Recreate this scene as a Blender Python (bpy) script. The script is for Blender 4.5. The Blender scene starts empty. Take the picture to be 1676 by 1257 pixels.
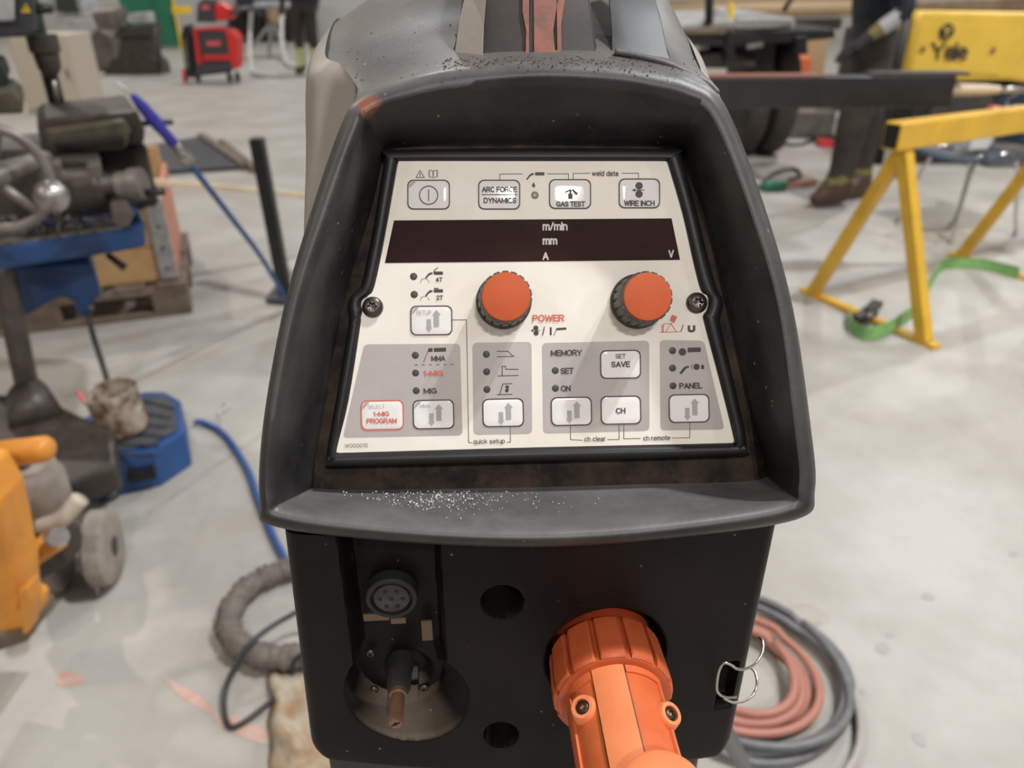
import bpy, bmesh, math, random
from mathutils import Vector, Matrix, noise
random.seed(7)
D = bpy.data; sc = bpy.context.scene; COL = sc.collection
V = Vector; rad = math.radians; PI = math.pi

# ------------------------------------------------------------------ camera
FPX, CX, CY = 1260.0, 838.0, 628.0
PITCH, CAMH = rad(28), 1.30
SP, CP = math.sin(PITCH), math.cos(PITCH)
CAM = V((0, 0, CAMH)); UPC = V((0, SP, CP)); BK = V((0, -CP, SP)); RT = V((1, 0, 0))
PXM = 3800.0                                   # image pixels per metre at the control panel
FOCUS = FPX / PXM
cd = D.cameras.new('camera'); cam = D.objects.new('camera', cd); COL.objects.link(cam)
cd.sensor_width = 36.0; cd.lens = 36.0 * FPX / 1676.0
cam.location = CAM; cam.rotation_euler = (PI / 2 - PITCH, 0, 0)
cd.dof.use_dof = True; cd.dof.focus_distance = FOCUS; cd.dof.aperture_fstop = cd.lens / 2.9
cd.clip_start = 0.02; cd.clip_end = 200
sc.camera = cam

# ------------------------------------------------------------------ exposure, world, lights
sc.view_settings.view_transform = 'Standard'; sc.view_settings.look = 'None'
sc.view_settings.gamma = 1; sc.view_settings.use_curve_mapping = False
sc.view_settings.exposure = 0.0
w = D.worlds.new('world'); sc.world = w; w.use_nodes = True
w.node_tree.nodes['Background'].inputs[0].default_value = (0.9, 0.93, 1, 1)
w.node_tree.nodes['Background'].inputs[1].default_value = 0.6
LAMPS = [  # x, y, power, colour: high-bay lamps under the roof
    (2.8, 1.15, 350, (0.86, 0.94, 1.0)), (3.55, 1.0, 170, (1.0, 0.86, 0.72)),
    (1.12, -5.95, 210, (1.0, 0.96, 0.91)), (1.60, -5.92, 210, (1.0, 0.96, 0.91)), (-6.2, -1.5, 110, (1.0, 0.90, 0.78)), (7.5, -5.5, 150, (0.90, 0.96, 1.0)),
    (-5.5, 7.0, 220, (1.0, 0.93, 0.84)), (5.2, 8.0, 300, (0.95, 0.98, 1.0)), (-2.2, 14.0, 320, (0.93, 0.97, 1.0)), (9.5, 14.0, 220, (1, 0.95, 0.88)),
    (-10.5, 14.5, 220, (1, 0.95, 0.88)), (-6.5, -8.0, 130, (1, 0.95, 0.88)), (11.5, 2.5, 200, (0.95, 0.98, 1.0))]
LAMPZ = 7.0
for i, (x, y, p, c) in enumerate(LAMPS):
    ld = D.lights.new('high_bay_light', 'AREA'); ld.shape = 'DISK'; ld.size = 0.13 if y < -5.9 and 1 < x < 2 else 0.26; ld.energy = p; ld.color = c
    lo = D.objects.new('high_bay_light', ld); COL.objects.link(lo); lo.location = (x, y, LAMPZ - 0.03)

# ------------------------------------------------------------------ materials
def nd(nt, t, **kw):
    n = nt.nodes.new(t)
    for k, v in kw.items(): setattr(n, k, v)
    return n
MATS = {}
def mat(name, col, rough=0.5, metal=0.0, var=0.0, vs=20, col2=None, bump=0.0, bs=200, dust=0.0, dustc=(0.30, 0.27, 0.24), spec=0.5, coat=0, scratch=0.0, emit=0, upmask=None, up=0.0, upc=(.1,.1,.1), paint=None):
    m = D.materials.new(name); m.use_nodes = True; nt = m.node_tree; b = nt.nodes['Principled BSDF']; L = nt.links.new
    b.inputs['Base Color'].default_value = (*col, 1); b.inputs['Roughness'].default_value = rough
    b.inputs['Metallic'].default_value = metal; b.inputs['Specular IOR Level'].default_value = spec
    b.inputs['Coat Weight'].default_value = coat
    if emit: b.inputs['Emission Color'].default_value = (*col, 1); b.inputs['Emission Strength'].default_value = emit
    tc = nd(nt, 'ShaderNodeNewGeometry')
    cur = None
    def noise_(scale, detail=6, r=0.6):
        n = nd(nt, 'ShaderNodeTexNoise'); n.inputs['Scale'].default_value = scale; n.inputs['Detail'].default_value = detail
        n.inputs['Roughness'].default_value = r; L(tc.outputs['Position'], n.inputs['Vector']); return n
    def ramp(sock, a, c):
        r = nd(nt, 'ShaderNodeMapRange'); r.inputs['From Min'].default_value = a; r.inputs['From Max'].default_value = c
        L(sock, r.inputs['Value']); return r.outputs[0]
    def mix(fac, a, c):
        x = nd(nt, 'ShaderNodeMix', data_type='RGBA')
        if isinstance(fac, float): x.inputs[0].default_value = fac
        else: L(fac, x.inputs[0])
        for s, v in ((x.inputs[6], a), (x.inputs[7], c)):
            if isinstance(v, tuple): s.default_value = (*v, 1)
            else: L(v, s)
        return x.outputs[2]
    cur = col
    if var:
        c2 = col2 or tuple(max(0, c * (1 - var)) for c in col)
        cur = mix(ramp(noise_(vs).outputs[0], 0.38, 0.66), cur, c2)
    if dust:
        f = ramp(noise_(vs * 2.2, 8, 0.7).outputs[0], 0.62 - 0.3 * dust, 0.85)
        mm = nd(nt, 'ShaderNodeMath', operation='MULTIPLY'); L(f, mm.inputs[0]); mm.inputs[1].default_value = min(1, dust * 1.6)
        cur = mix(mm.outputs[0], cur, dustc)
    if scratch:
        n = noise_(60, 3, 0.5); n.inputs['Distortion'].default_value = 2.0
        v = nd(nt, 'ShaderNodeTexVoronoi'); v.inputs['Scale'].default_value = 170; L(tc.outputs['Position'], v.inputs['Vector'])
        a = ramp(v.outputs['Distance'], 0.13, 0.05); c_ = ramp(n.outputs[0], 0.56, 0.66)
        mm = nd(nt, 'ShaderNodeMath', operation='MULTIPLY'); L(a, mm.inputs[0]); L(c_, mm.inputs[1])
        m2 = nd(nt, 'ShaderNodeMath', operation='MULTIPLY'); L(mm.outputs[0], m2.inputs[0]); m2.inputs[1].default_value = scratch
        cur = mix(m2.outputs[0], cur, (0.42, 0.36, 0.30))
    if up:      # dust that has settled on faces that look up
        sx = nd(nt, 'ShaderNodeSeparateXYZ'); L(tc.outputs['Normal'], sx.inputs[0]); a = ramp(sx.outputs[2], .32, .9)
        f = nd(nt, 'ShaderNodeMapRange'); f.inputs['From Min'].default_value = .3; f.inputs['From Max'].default_value = .7; f.inputs['To Min'].default_value = .45; L(noise_(45, 8, .7).outputs[0], f.inputs['Value'])
        mm = nd(nt, 'ShaderNodeMath', operation='MULTIPLY'); L(a, mm.inputs[0]); L(f.outputs[0], mm.inputs[1])
        m2 = nd(nt, 'ShaderNodeMath', operation='MULTIPLY'); L(mm.outputs[0], m2.inputs[0]); m2.inputs[1].default_value = up; fo = m2.outputs[0]
        if upmask:
            dd = nd(nt, 'ShaderNodeVectorMath', operation='DISTANCE'); L(tc.outputs['Position'], dd.inputs[0]); dd.inputs[1].default_value = upmask[0]
            m3 = nd(nt, 'ShaderNodeMath', operation='MULTIPLY'); L(fo, m3.inputs[0]); L(ramp(dd.outputs['Value'], upmask[1], upmask[1] * .85), m3.inputs[1]); fo = m3.outputs[0]
        cur = mix(fo, cur, upc)
    if paint:   # an old smear of paint round one spot
        dd = nd(nt, 'ShaderNodeVectorMath', operation='DISTANCE'); L(tc.outputs['Position'], dd.inputs[0]); dd.inputs[1].default_value = paint[0]
        n = noise_(120, 4, .6); ad = nd(nt, 'ShaderNodeMath', operation='MULTIPLY_ADD'); L(n.outputs[0], ad.inputs[0]); ad.inputs[1].default_value = paint[1] * 1.6; L(dd.outputs['Value'], ad.inputs[2])
        cur = mix(ramp(ad.outputs[0], paint[1] * 2.0, paint[1] * 1.5), cur, paint[2])
    if not isinstance(cur, tuple): L(cur, b.inputs['Base Color'])
    if bump:
        n = noise_(bs, 5); bp = nd(nt, 'ShaderNodeBump'); bp.inputs['Strength'].default_value = bump
        bp.inputs['Distance'].default_value = 0.3 / bs; L(n.outputs[0], bp.inputs['Height']); L(bp.outputs[0], b.inputs['Normal'])
    MATS[name] = m; return m

M = {}
def mk(k, *a, **kw): M[k] = mat(k, *a, **kw)
mk('black_plastic', (0.016, 0.0155, 0.0165), 0.40, spec=.4, up=.85, upc=(0.16, 0.155, 0.15), var=.5, vs=30, col2=(0.042, 0.038, 0.036), bump=.25, bs=900, dust=.24, dustc=(0.08, 0.068, 0.06), scratch=.8)
mk('dusty_plastic', (0.085, 0.082, 0.082), 0.46, spec=.4, var=.5, vs=18, col2=(0.13, 0.118, 0.105), bump=.3, bs=700, dust=.5, dustc=(0.17, 0.145, 0.12), scratch=.8)
mk('recess_dust', (0.016, 0.013, 0.012), 0.8, var=.5, vs=60, col2=(0.06, 0.04, 0.028), bump=.5, bs=900, dust=.4, dustc=(0.11, 0.075, 0.05), spec=.2)
mk('gasket', (0.014, 0.013, 0.014), 0.45, spec=.4, bump=.1, bs=800, var=.3, vs=40)
mk('grey_shell', (0.34, 0.30, 0.265), 0.5, var=.3, vs=20, col2=(0.27, 0.235, 0.205), dust=.2, dustc=(0.10, 0.07, 0.05), bump=.1, bs=400)
mk('panel_white', (0.88, 0.825, 0.765), 0.5, var=.2, vs=28, col2=(0.83, 0.765, 0.68), dust=.10, dustc=(0.42, 0.36, 0.28), spec=.35)
mk('button_white', (0.84, 0.81, 0.80), 0.07, spec=.13)
mk('zone_grey', (0.475, 0.425, 0.415), 0.36, var=.1, vs=30, spec=.4)
mk('ink', (0.035, 0.025, 0.025), 0.5)
mk('ink_red', (0.66, 0.11, 0.06), 0.5)
mk('ink_grey', (0.38, 0.36, 0.37), 0.5)
mk('ink_white', (0.62, 0.56, 0.55), 0.5)
mk('display', (0.040, 0.021, 0.020), 0.03, spec=.22, var=.3, vs=25)
mk('led', (0.05, 0.062, 0.048), 0.4, spec=.3)
mk('led_grey', (0.27, 0.25, 0.235), 0.3)
mk('knob_black', (0.038, 0.033, 0.028), 0.4, dust=.3, vs=60)
mk('knob_orange', (0.56, 0.105, 0.034), 0.5, spec=.2, var=.1, vs=50)
mk('steel_dark', (0.12, 0.105, 0.095), 0.34, metal=.9)
mk('steel', (0.45, 0.42, 0.40), 0.38, metal=.9, var=.4, vs=30)
mk('wire_steel', (0.50, 0.46, 0.42), 0.28, metal=1)
mk('orange_nut', (0.58, 0.115, 0.034), 0.45, var=.25, vs=40, col2=(0.46, 0.085, 0.026), dust=.15, dustc=(0.18, 0.07, 0.03), bump=.08, bs=500)
mk('orange_plug', (0.70, 0.165, 0.052), 0.40, var=.25, vs=40, col2=(0.62, 0.12, 0.035), dust=.12, dustc=(0.20, 0.07, 0.03), bump=.08, bs=500)
mk('orange_dark', (0.50, 0.065, 0.022), 0.45, var=.3, vs=30)
mk('seam_brown', (0.16, 0.06, 0.03), 0.7)
mk('brass', (0.27, 0.15, 0.095), 0.45, metal=.35, var=.3, vs=80)
mk('tan_label', (0.13, 0.085, 0.05), 0.6)
mk('seal_grey', (0.022, 0.023, 0.023), 0.6, spec=.3)
mk('paint_red', (0.30, 0.10, 0.07), 0.6, var=.6, vs=120, col2=(0.16, 0.07, 0.055))
mk('dust_white', (0.75, 0.75, 0.75), 0.6)
mk('crumb', (0.12, 0.09, 0.07), 0.8)
mk('rib_plastic', (0.018, 0.020, 0.021), 0.45, spec=.35, var=.4, vs=30, col2=(0.045, 0.045, 0.045), scratch=.8)
mk('concrete', (0.44, 0.42, 0.39), 0.45, var=.2, vs=2.2, col2=(0.34, 0.315, 0.285), dust=.35, dustc=(0.29, 0.275, 0.25), bump=.05, bs=60, spec=.35)
mk('stain', (0.33, 0.32, 0.31), 0.5); mk('stain_red', (0.55, 0.30, 0.24), 0.5, var=.4, vs=30, col2=(0.5, .42, .37)); mk('floor_brown', (0.40, 0.36, 0.31), 0.45, var=.3, vs=20)
mk('wall_paint', (0.45, 0.44, 0.42), 0.8); mk('roof', (0.6, 0.6, 0.6), 0.9)
mk('lamp_lens', (1, .96, .9), .4, emit=6); mk('lamp_body', (0.3, .3, .3), .5)
mk('blue_paint', (0.02, 0.078, 0.25), 0.45, var=.5, vs=6, col2=(0.02, 0.05, 0.14), dust=.2, dustc=(.12,.13,.16))
mk('blue_hose', (0.02, 0.075, 0.25), 0.45); mk('blue_grip', (0.035, 0.03, 0.30), .5)
mk('iron_brown', (0.062, 0.048, 0.040), 0.45, var=.6, vs=14, col2=(0.03, 0.022, 0.018), dust=.25, dustc=(0.17, .14, .12))
mk('iron_grey', (0.22, 0.20, 0.18), 0.4, metal=.4, var=.5, vs=10, col2=(0.13, 0.105, 0.09))
mk('olive_iron', (0.10, 0.09, 0.055), 0.5, var=.5, vs=16, col2=(0.06, .05, .035))
mk('swarf', (0.30, 0.27, 0.25), 0.4, metal=.6, var=.8, vs=90, col2=(0.06, .05, .045))
mk('rubber', (0.035, 0.034, 0.035), 0.6, var=.3, vs=20, dust=.2); mk('rubber_mat', (0.075, 0.075, 0.085), 0.6, var=.3, vs=14, dust=.2)
mk('wood', (0.50, 0.31, 0.14), 0.65, var=.4, vs=9, col2=(0.42, 0.24, 0.10)); mk('wood_dark', (0.13, 0.09, 0.065), 0.7, var=.5, vs=12, col2=(.2, .15, .11))
mk('wood_pale', (0.62, 0.50, 0.36), 0.6, var=.2, vs=8)
mk('salmon', (0.60, 0.24, 0.16), 0.6, var=.2, vs=10)
mk('galv', (0.42, 0.41, 0.40), 0.4, metal=.5, var=.3, vs=40)
mk('yellow_paint', (0.72, 0.42, 0.035), 0.38, var=.2, vs=8, dust=.08)
mk('forklift_yellow', (0.80, 0.52, 0.07), 0.35, var=.1, vs=5)
mk('orange_jack', (0.78, 0.31, 0.03), 0.45, var=.3, vs=10, col2=(0.62, .24, .04), dust=.2)
mk('wheel_grey', (0.33, 0.28, 0.24), 0.6, var=.3, vs=20); mk('black_steel', (0.018, 0.017, 0.018), 0.4, var=.4, vs=8, dust=.1)
mk('tyre', (0.055, 0.045, 0.038), 0.75, var=.3, vs=12); mk('red_case', (0.62, 0.03, 0.025), 0.35); mk('dark_case', (0.05, 0.05, 0.06), 0.45)
mk('pink_print', (0.65, 0.10, 0.12), .5)
mk('beige_cab', (0.52, 0.45, 0.37), 0.6); mk('green_paint', (0.02, 0.16, 0.09), 0.5); mk('pillar_green', (0.015, 0.03, 0.025), .45)
mk('orange_case', (0.75, 0.17, 0.05), 0.5); mk('cloth_navy', (0.012, 0.017, 0.026), 0.85, var=.4, vs=20); mk('cloth_trouser', (0.022, 0.017, 0.015), 0.85, var=.6, vs=12, col2=(.045, .034, .025))
mk('boot', (0.075, 0.035, 0.022), 0.5, var=.4, vs=30); mk('skin', (0.55, 0.32, 0.23), 0.5); mk('glove', (0.02, 0.018, 0.02), .7); mk('hivis', (0.42, 0.45, 0.20), 0.6); mk('sleeve_grey', (0.36, 0.35, 0.36), .6)
mk('olive_cloth', (0.16, 0.13, 0.04), .8)
mk('chair_blue', (0.045, 0.065, 0.10), 0.35); mk('chrome', (0.75, 0.74, 0.72), 0.12, metal=1)
mk('strap_green', (0.20, 0.40, 0.13), 0.7, var=.3, vs=30); mk('white_card', (0.68, 0.66, 0.66), 0.5); mk('red_can', (0.5, .08, .05), .4)
mk('hose_sleeve', (0.17, 0.145, 0.125), 0.8, var=.5, vs=50, col2=(.10, .08, .07), bump=.6, bs=120); mk('cable_black', (0.02, 0.022, 0.024), 0.4)
mk('orange_strip', (0.84, 0.26, 0.105), 0.42, var=.2, vs=40, col2=(0.76, 0.22, 0.085), bump=.08, bs=500)
mk('handle_plastic', (0.050, 0.043, 0.042), 0.5, spec=.3, var=.5, vs=24, col2=(0.075, 0.065, 0.06), dust=.3, dustc=(.13, .11, .095), bump=.2, bs=700, scratch=.8)
mk('cable_rust', (0.40, 0.165, 0.12), 0.5); mk('cable_grey', (0.16, 0.16, 0.17), 0.45, var=.3, vs=30); mk('cable_pale', (0.36, 0.33, 0.31), .5)
mk('canvas', (0.42, 0.37, 0.29), 0.8, var=.5, vs=18, col2=(.30, .18, .09)); mk('pale_hose', (0.50, .49, .46), .5)
mk('rust', (0.12, 0.06, 0.03), .6, var=.5, vs=26, col2=(.48, .42, .34)); mk('yellow_sign', (0.85, .55, .02), .5)
mk('plug_steel', (.05, .045, .04), .4, metal=.8)
mk('hole_black', (0.004, 0.004, 0.004), .6); mk('dark_blue_back', (0.02, .025, .05), .6); mk('pale_metal', (.5, .5, .5), .45, var=.4, vs=6)
mk('torch_red', (0.65, .05, .05), .4); mk('ply', (.5, .36, .22), .6)

# ------------------------------------------------------------------ mesh helpers
ORG = {}
class MB:
    def __init__(s): s.v = []; s.f = []; s.m = []
    def add(s, vs, fs, mi=0):
        o = len(s.v); s.v += [V(p) for p in vs]; s.f += [tuple(i + o for i in f) for f in fs]; s.m += [mi] * len(fs); return s
    def box(s, c, d, rot=None, mi=0):
        c = V(c); R = rot or Matrix.Identity(3)
        if not isinstance(R, Matrix): R = Matrix.Rotation(R, 3, 'Z')
        vs = [c + R @ V((x * d[0] / 2, y * d[1] / 2, z * d[2] / 2)) for x in (-1, 1) for y in (-1, 1) for z in (-1, 1)]
        return s.add(vs, [(0, 1, 3, 2), (4, 6, 7, 5), (0, 4, 5, 1), (2, 3, 7, 6), (0, 2, 6, 4), (1, 5, 7, 3)], mi)
    def bar(s, a, b, wd, ht=None, up=(0, 0, 1), mi=0):
        a = V(a); b = V(b); z = (b - a); L = z.length; z.normalize(); up = V(up)
        if abs(z.dot(up)) > .99: up = V((0, 1, 0))
        x = z.cross(up).normalized(); y = x.cross(z).normalized()
        R = Matrix((x, z, y)).transposed()
        return s.box((a + b) / 2, (wd, L, ht or wd), R, mi)
    def tube(s, pts, r, n=10, closed=False, caps=True, mi=0):
        pts = [V(p) for p in pts]; N = len(pts); rr = r if isinstance(r, (list, tuple)) else [r] * N
        prev = None; rings = []
        for i, p in enumerate(pts):
            if closed: t = pts[(i + 1) % N] - pts[i - 1]
            else: t = pts[min(i + 1, N - 1)] - pts[max(i - 1, 0)]
            t = t.normalized() if t.length > 1e-12 else V((0, 0, 1))
            if prev is None:
                prev = t.orthogonal().normalized()
            x = (prev - t * prev.dot(t))
            x = x.normalized() if x.length > 1e-9 else t.orthogonal().normalized(); prev = x; y = t.cross(x)
            rings.append([p + (x * math.cos(2 * PI * k / n) + y * math.sin(2 * PI * k / n)) * rr[i] for k in range(n)])
        return s.loft(rings, True, closed, caps and not closed, mi)
    def loft(s, rings, closed=True, wrap=False, caps=False, mi=0):
        n = len(rings[0]); vs = [p for r in rings for p in r]; fs = []
        for i in range(len(rings) - (0 if wrap else 1)):
            j = (i + 1) % len(rings)
            for k in range(n if closed else n - 1):
                l = (k + 1) % n; fs.append((i * n + k, i * n + l, j * n + l, j * n + k))
        if caps: fs.append(tuple(range(n))[::-1]); fs.append(tuple((len(rings) - 1) * n + k for k in range(n)))
        return s.add(vs, fs, mi)
    def lathe(s, c, axis, prof, n=32, mi=0, caps=True):   # prof: (distance along axis, radius)
        c = V(c); a = V(axis).normalized(); x = a.orthogonal().normalized(); y = a.cross(x)
        return s.loft([[c + a * t + (x * math.cos(2 * PI * k / n) + y * math.sin(2 * PI * k / n)) * max(r, 1e-5) for k in range(n)] for t, r in prof], True, False, caps, mi)
    def prism(s, pts, off, mi=0):
        off = V(off); pts = [V(p) for p in pts]; n = len(pts)
        return s.add(pts + [p + off for p in pts], [tuple(range(n)), tuple(range(2 * n - 1, n - 1, -1))] + [(k, k + n, (k + 1) % n + n, (k + 1) % n) for k in range(n)], mi)
    def ball(s, c, r, n=16, sc_=(1, 1, 1), mi=0):
        c = V(c); rings = [[c + V((math.cos(2 * PI * k / n) * math.sin(a) * sc_[0], math.sin(2 * PI * k / n) * math.sin(a) * sc_[1], math.cos(a) * sc_[2])) * r for k in range(n)] for a in [PI * (i + .02) / (n // 2 + .04) for i in range(n // 2 + 1)]]
        return s.loft(rings, True, False, True, mi)
    def build(s, name, m, parent=None, smooth=False, bev=0, label=None, cat=None, group=None, kind=None, fix=True, auto=None):
        xs = [p.x for p in s.v]; ys = [p.y for p in s.v]; zs = [p.z for p in s.v]
        org = V(((min(xs) + max(xs)) / 2, (min(ys) + max(ys)) / 2, min(zs)))
        me = D.meshes.new(name); me.from_pydata([p - org for p in s.v], [], s.f); me.validate()
        ms = m if isinstance(m, (list, tuple)) else [m]
        for k in ms: me.materials.append(M[k])
        if len(ms) > 1 and len(me.polygons) == len(s.m): me.polygons.foreach_set('material_index', s.m)
        if fix:
            bm = bmesh.new(); bm.from_mesh(me); bmesh.ops.recalc_face_normals(bm, faces=bm.faces); bm.to_mesh(me); bm.free()
        if smooth:
            if smooth is True: me.shade_smooth()
            else: me.set_sharp_from_angle(angle=rad(smooth))
        o = D.objects.new(name, me); COL.objects.link(o)
        if bev:
            b = o.modifiers.new('bevel', 'BEVEL'); b.width = bev; b.segments = 2; b.limit_method = 'ANGLE'; b.angle_limit = rad(40)
        place(o, org, parent)
        tag(o, label, cat, group, kind); return o
def place(o, org, parent):
    ORG[o.name] = V(org)
    if parent: o.parent = parent; o.location = V(org) - ORG[parent.name]
    else: o.location = org
def tag(o, label=None, cat=None, group=None, kind=None):
    if label: o['label'] = label
    if cat: o['category'] = cat
    if group: o['group'] = group
    if kind: o['kind'] = kind
def thing(name, loc, label, cat, group=None):
    o = D.objects.new(name, None); COL.objects.link(o); o.empty_display_size = .05; place(o, V(loc), None); tag(o, label, cat, group); return o
def catmull(pts, n, closed=False):
    pts = [V(p) for p in pts]; N = len(pts); out = []; segs = N if closed else N - 1
    for i in range(segs):
        g = (lambda k: pts[k % N]) if closed else (lambda k: pts[max(0, min(N - 1, k))])
        p0, p1, p2, p3 = g(i - 1), g(i), g(i + 1), g(i + 2)
        for k in range(n):
            t = k / n; out.append(.5 * ((2 * p1) + (p2 - p0) * t + (2 * p0 - 5 * p1 + 4 * p2 - p3) * t * t + (3 * p1 - p0 - 3 * p2 + p3) * t ** 3))
    if not closed: out.append(pts[-1])
    return out
# ---- from a pixel of the photograph to the place where that thing stands
def ray(px, py): return (RT * (px - CX) + UPC * (CY - py) - BK * FPX)
def FL(px, py, z=0.0):
    d = ray(px, py); t = (z - CAMH) / d.z; return CAM + d * t
def AT(px, py, y):
    d = ray(px, py); return CAM + d * (y / d.y)
def proj(p):
    p = V(p) - CAM; dz = -p.dot(BK); return (CX + FPX * p.dot(RT) / dz, CY - FPX * p.dot(UPC) / dz)
# ================================================================== the hall
HX0, HX1, HY0, HY1, HZ = -15.0, 15.0, -11.0, 19.0, 7.6
def struct(mb, name, m, label=None, **k): return mb.build(name, m, kind='structure', label=label, **k)
fl = struct(MB().box(((HX0 + HX1) / 2, (HY0 + HY1) / 2, -.1), (HX1 - HX0, HY1 - HY0, .2)), 'floor', 'concrete', 'pale grey stained concrete workshop floor')
struct(MB().box((0, 4, HZ + .1), (HX1 - HX0, HY1 - HY0, .2)), 'ceiling', 'roof')
struct(MB().box((0, HY1 + .1, HZ / 2), (HX1 - HX0, .2, HZ)), 'wall_back', 'wall_paint')
struct(MB().box((0, HY0 - .1, HZ / 2), (HX1 - HX0, .2, HZ)), 'wall_front', 'wall_paint')
struct(MB().box((HX0 - .1, 4, HZ / 2), (.2, HY1 - HY0, HZ)), 'wall_left', 'wall_paint')
struct(MB().box((HX1 + .1, 4, HZ / 2), (.2, HY1 - HY0, HZ)), 'wall_right', 'wall_paint')

# ================================================================== welding machine
YAW = 0.063
NPL = V((YAW, 0, 1)).normalized(); P0 = V((40, 128, 0)); EYE = V((0, 0, FPX))
def W(q): return CAM + (RT * q[0] + UPC * q[1] + BK * (q[2] - FPX)) / PXM
def P(px, py, h=0.0):                                  # point at height h (px units) over the control panel's plane
    d = V((px - CX, CY - py, -FPX)); t = (h - NPL.dot(EYE - P0)) / NPL.dot(d)
    return W(EYE + d * t)
PN = (P(878, 500, 100) - P(878, 500, 0)); PN = (RT * NPL.x + UPC * NPL.y + BK * NPL.z)   # outward normal of the panel
YA = math.atan(YAW)
MR = V((math.cos(YA), math.sin(YA), 0)); MF = V((math.sin(YA), -math.cos(YA), 0)); MZ = V((0, 0, 1))   # machine right, front, up
U = 1 / PXM
B0 = P(878, 880, 38)
def B(u, f, z): return B0 + MR * (u * U) + MF * (f * U) + MZ * (z * U)
def Q(px, py, f=0.0):                                   # (u, z) of the lower front plane seen at a pixel
    d = ray(px, py); c = B0 + MF * (f * U); t = (c - CAM).dot(MF) / d.dot(MF); p = CAM + d * t - B0
    return p.dot(MR) / U, p.z / U

mach = thing('welding_machine', B(0, -500, -1900).xy.to_3d() , 'black and grey welding machine with white control panel and orange plug', 'welding machine')
mach.location.z = 0; ORG[mach.name] = V(mach.location)

_pp = P(602, 168, 104)
mk('hood_plastic', (0.016, 0.0155, 0.0165), 0.40, spec=.4, up=.85, upc=(0.16, 0.155, 0.15), var=.5, vs=30, col2=(0.042, 0.038, 0.036), bump=.25, bs=900, dust=.24, dustc=(0.08, 0.068, 0.06), scratch=.8, paint=(tuple(_pp), .0055, (.24, .085, .05)))
# ---- hood: loops of (px, py, h)
def loop(pts, n=10): 
    out = catmull([(a, b, c) for a, b, c in pts], n, True); return [P(*q) for q in out]
def L3(pts, h, top=None):  return [(a, b, h) for a, b in pts]
R0 = [(626,264),(636,243),(690,239),(750,238),(878,237),(1000,238),(1060,239),(1102,240),(1118,256),(1146,330),(1187,500),(1226,670),(1252,762),(1232,786),(1050,792),(878,797),(700,800),(534,800),(514,782),(530,670),(562,500),(608,340)]
R1 = [(590,222),(612,186),(674,168),(740,156),(878,146),(1000,151),(1066,162),(1122,177),(1160,205),(1212,330),(1262,500),(1288,690),(1297,790),(1268,822),(1070,850),(878,862),(680,856),(486,833),(455,806),(462,690),(500,500),(556,340)]
R2 = [(580,205),(602,172),(670,148),(742,132),(878,120),(1000,125),(1068,135),(1128,150),(1174,184),(1232,330),(1284,500),(1310,690),(1318,800),(1288,838),(1080,870),(878,882),(670,874),(466,850),(436,818),(443,690),(478,500),(527,340)]
R3 = [(560,200),(592,158),(666,129),(742,112),(878, 99),(1000,103),(1072,113),(1132,128),(1186,170),(1249,330),(1297,500),(1326,690),(1334,800),(1303,850),(1086,882),(878,895),(664,887),(452,862),(425,822),(431,690),(465,500),(511,340)]
hT = lambda pts, hs: [(a, b, h) for (a, b), h in zip(pts, hs)]
H1 = [88,84,83,82,82,82,83,84,88,90,92,94,92,90,92,94,92,90,92,94,92,90]
def cc(): pass
loops = [L3(R0, -26), [(a + (b_ - a) * .06, c + (d - c) * .06, -22) for (a, c), (b_, d) in zip(R0, R1)],
         [((a * .5 + b_ * .5), (c * .5 + d * .5), 34) for (a, c), (b_, d) in zip(R0, R1)],
         hT(R1, H1), [(a*.5+b_*.5, c*.5+d*.5, h + 14) for (a, c), (b_, d), h in zip(R1, R2, H1)], hT(R2, [h + 17 for h in H1]), [(a*.4+b_*.6, c*.4+d*.6, h + 13) for (a, c), (b_, d), h in zip(R2, R3, H1)], hT(R3, H1),
         [(a, b, h - 18) for (a, b), h in zip(R3, H1)]]
g = [P(a, b, h - 18) for (a, b), h in zip(R3, H1)]
mb = MB()
rings = [loop(l) for l in loops]
# back edge: straight away from the viewer, along the machine's depth
last = rings[-1]
def pull(ring, back, shrink):
    c = sum(ring, V()) / len(ring)
    return [c + (p - c) * shrink - PN * (back * U) for p in ring]
rings.append(pull(last, 30, 1.0)); rings.append(pull(last, 75, .985)); rings.append(pull(last, 128, .95)); rings.append(pull(last, 132, .6))
hood = mb.loft(rings).build('hood', 'hood_plastic', mach, smooth=50)
# floor of the recess behind the panel frame
mb = MB(); r_ = loop(L3(R0, -27)); c_ = sum(r_, V()) / len(r_)
mb.add(r_ + [c_], [(i, (i + 1) % len(r_), len(r_)) for i in range(len(r_))]).build('recess_floor', 'recess_dust', mach)
# dusty wear on the shelf is the material's own; loose crumbs sit on the shelf
random.seed(3); crumbs = MB()
for i in range(420):
    x = random.gauss(705, 60) if i < 360 else random.uniform(560, 1150); y = random.gauss(812, 14) if i < 360 else random.gauss(815, 14)
    if not (803 < y < 852 and 540 < x < 1200): continue
    t = (y - 797) / 64; h = -20 + t * 118; r = random.choice((.35, .45, .6, .8, 1.4 if i % 12 == 0 else .5))
    crumbs.box(P(x, y, h + r), (r * 2 * U,) * 3, Matrix.Rotation(i, 3, 'X'))
crumbs.build('dust_grains', 'dust_white', mach, kind='stuff', label='sprinkle of white grains on the shelf below the panel')

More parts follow.
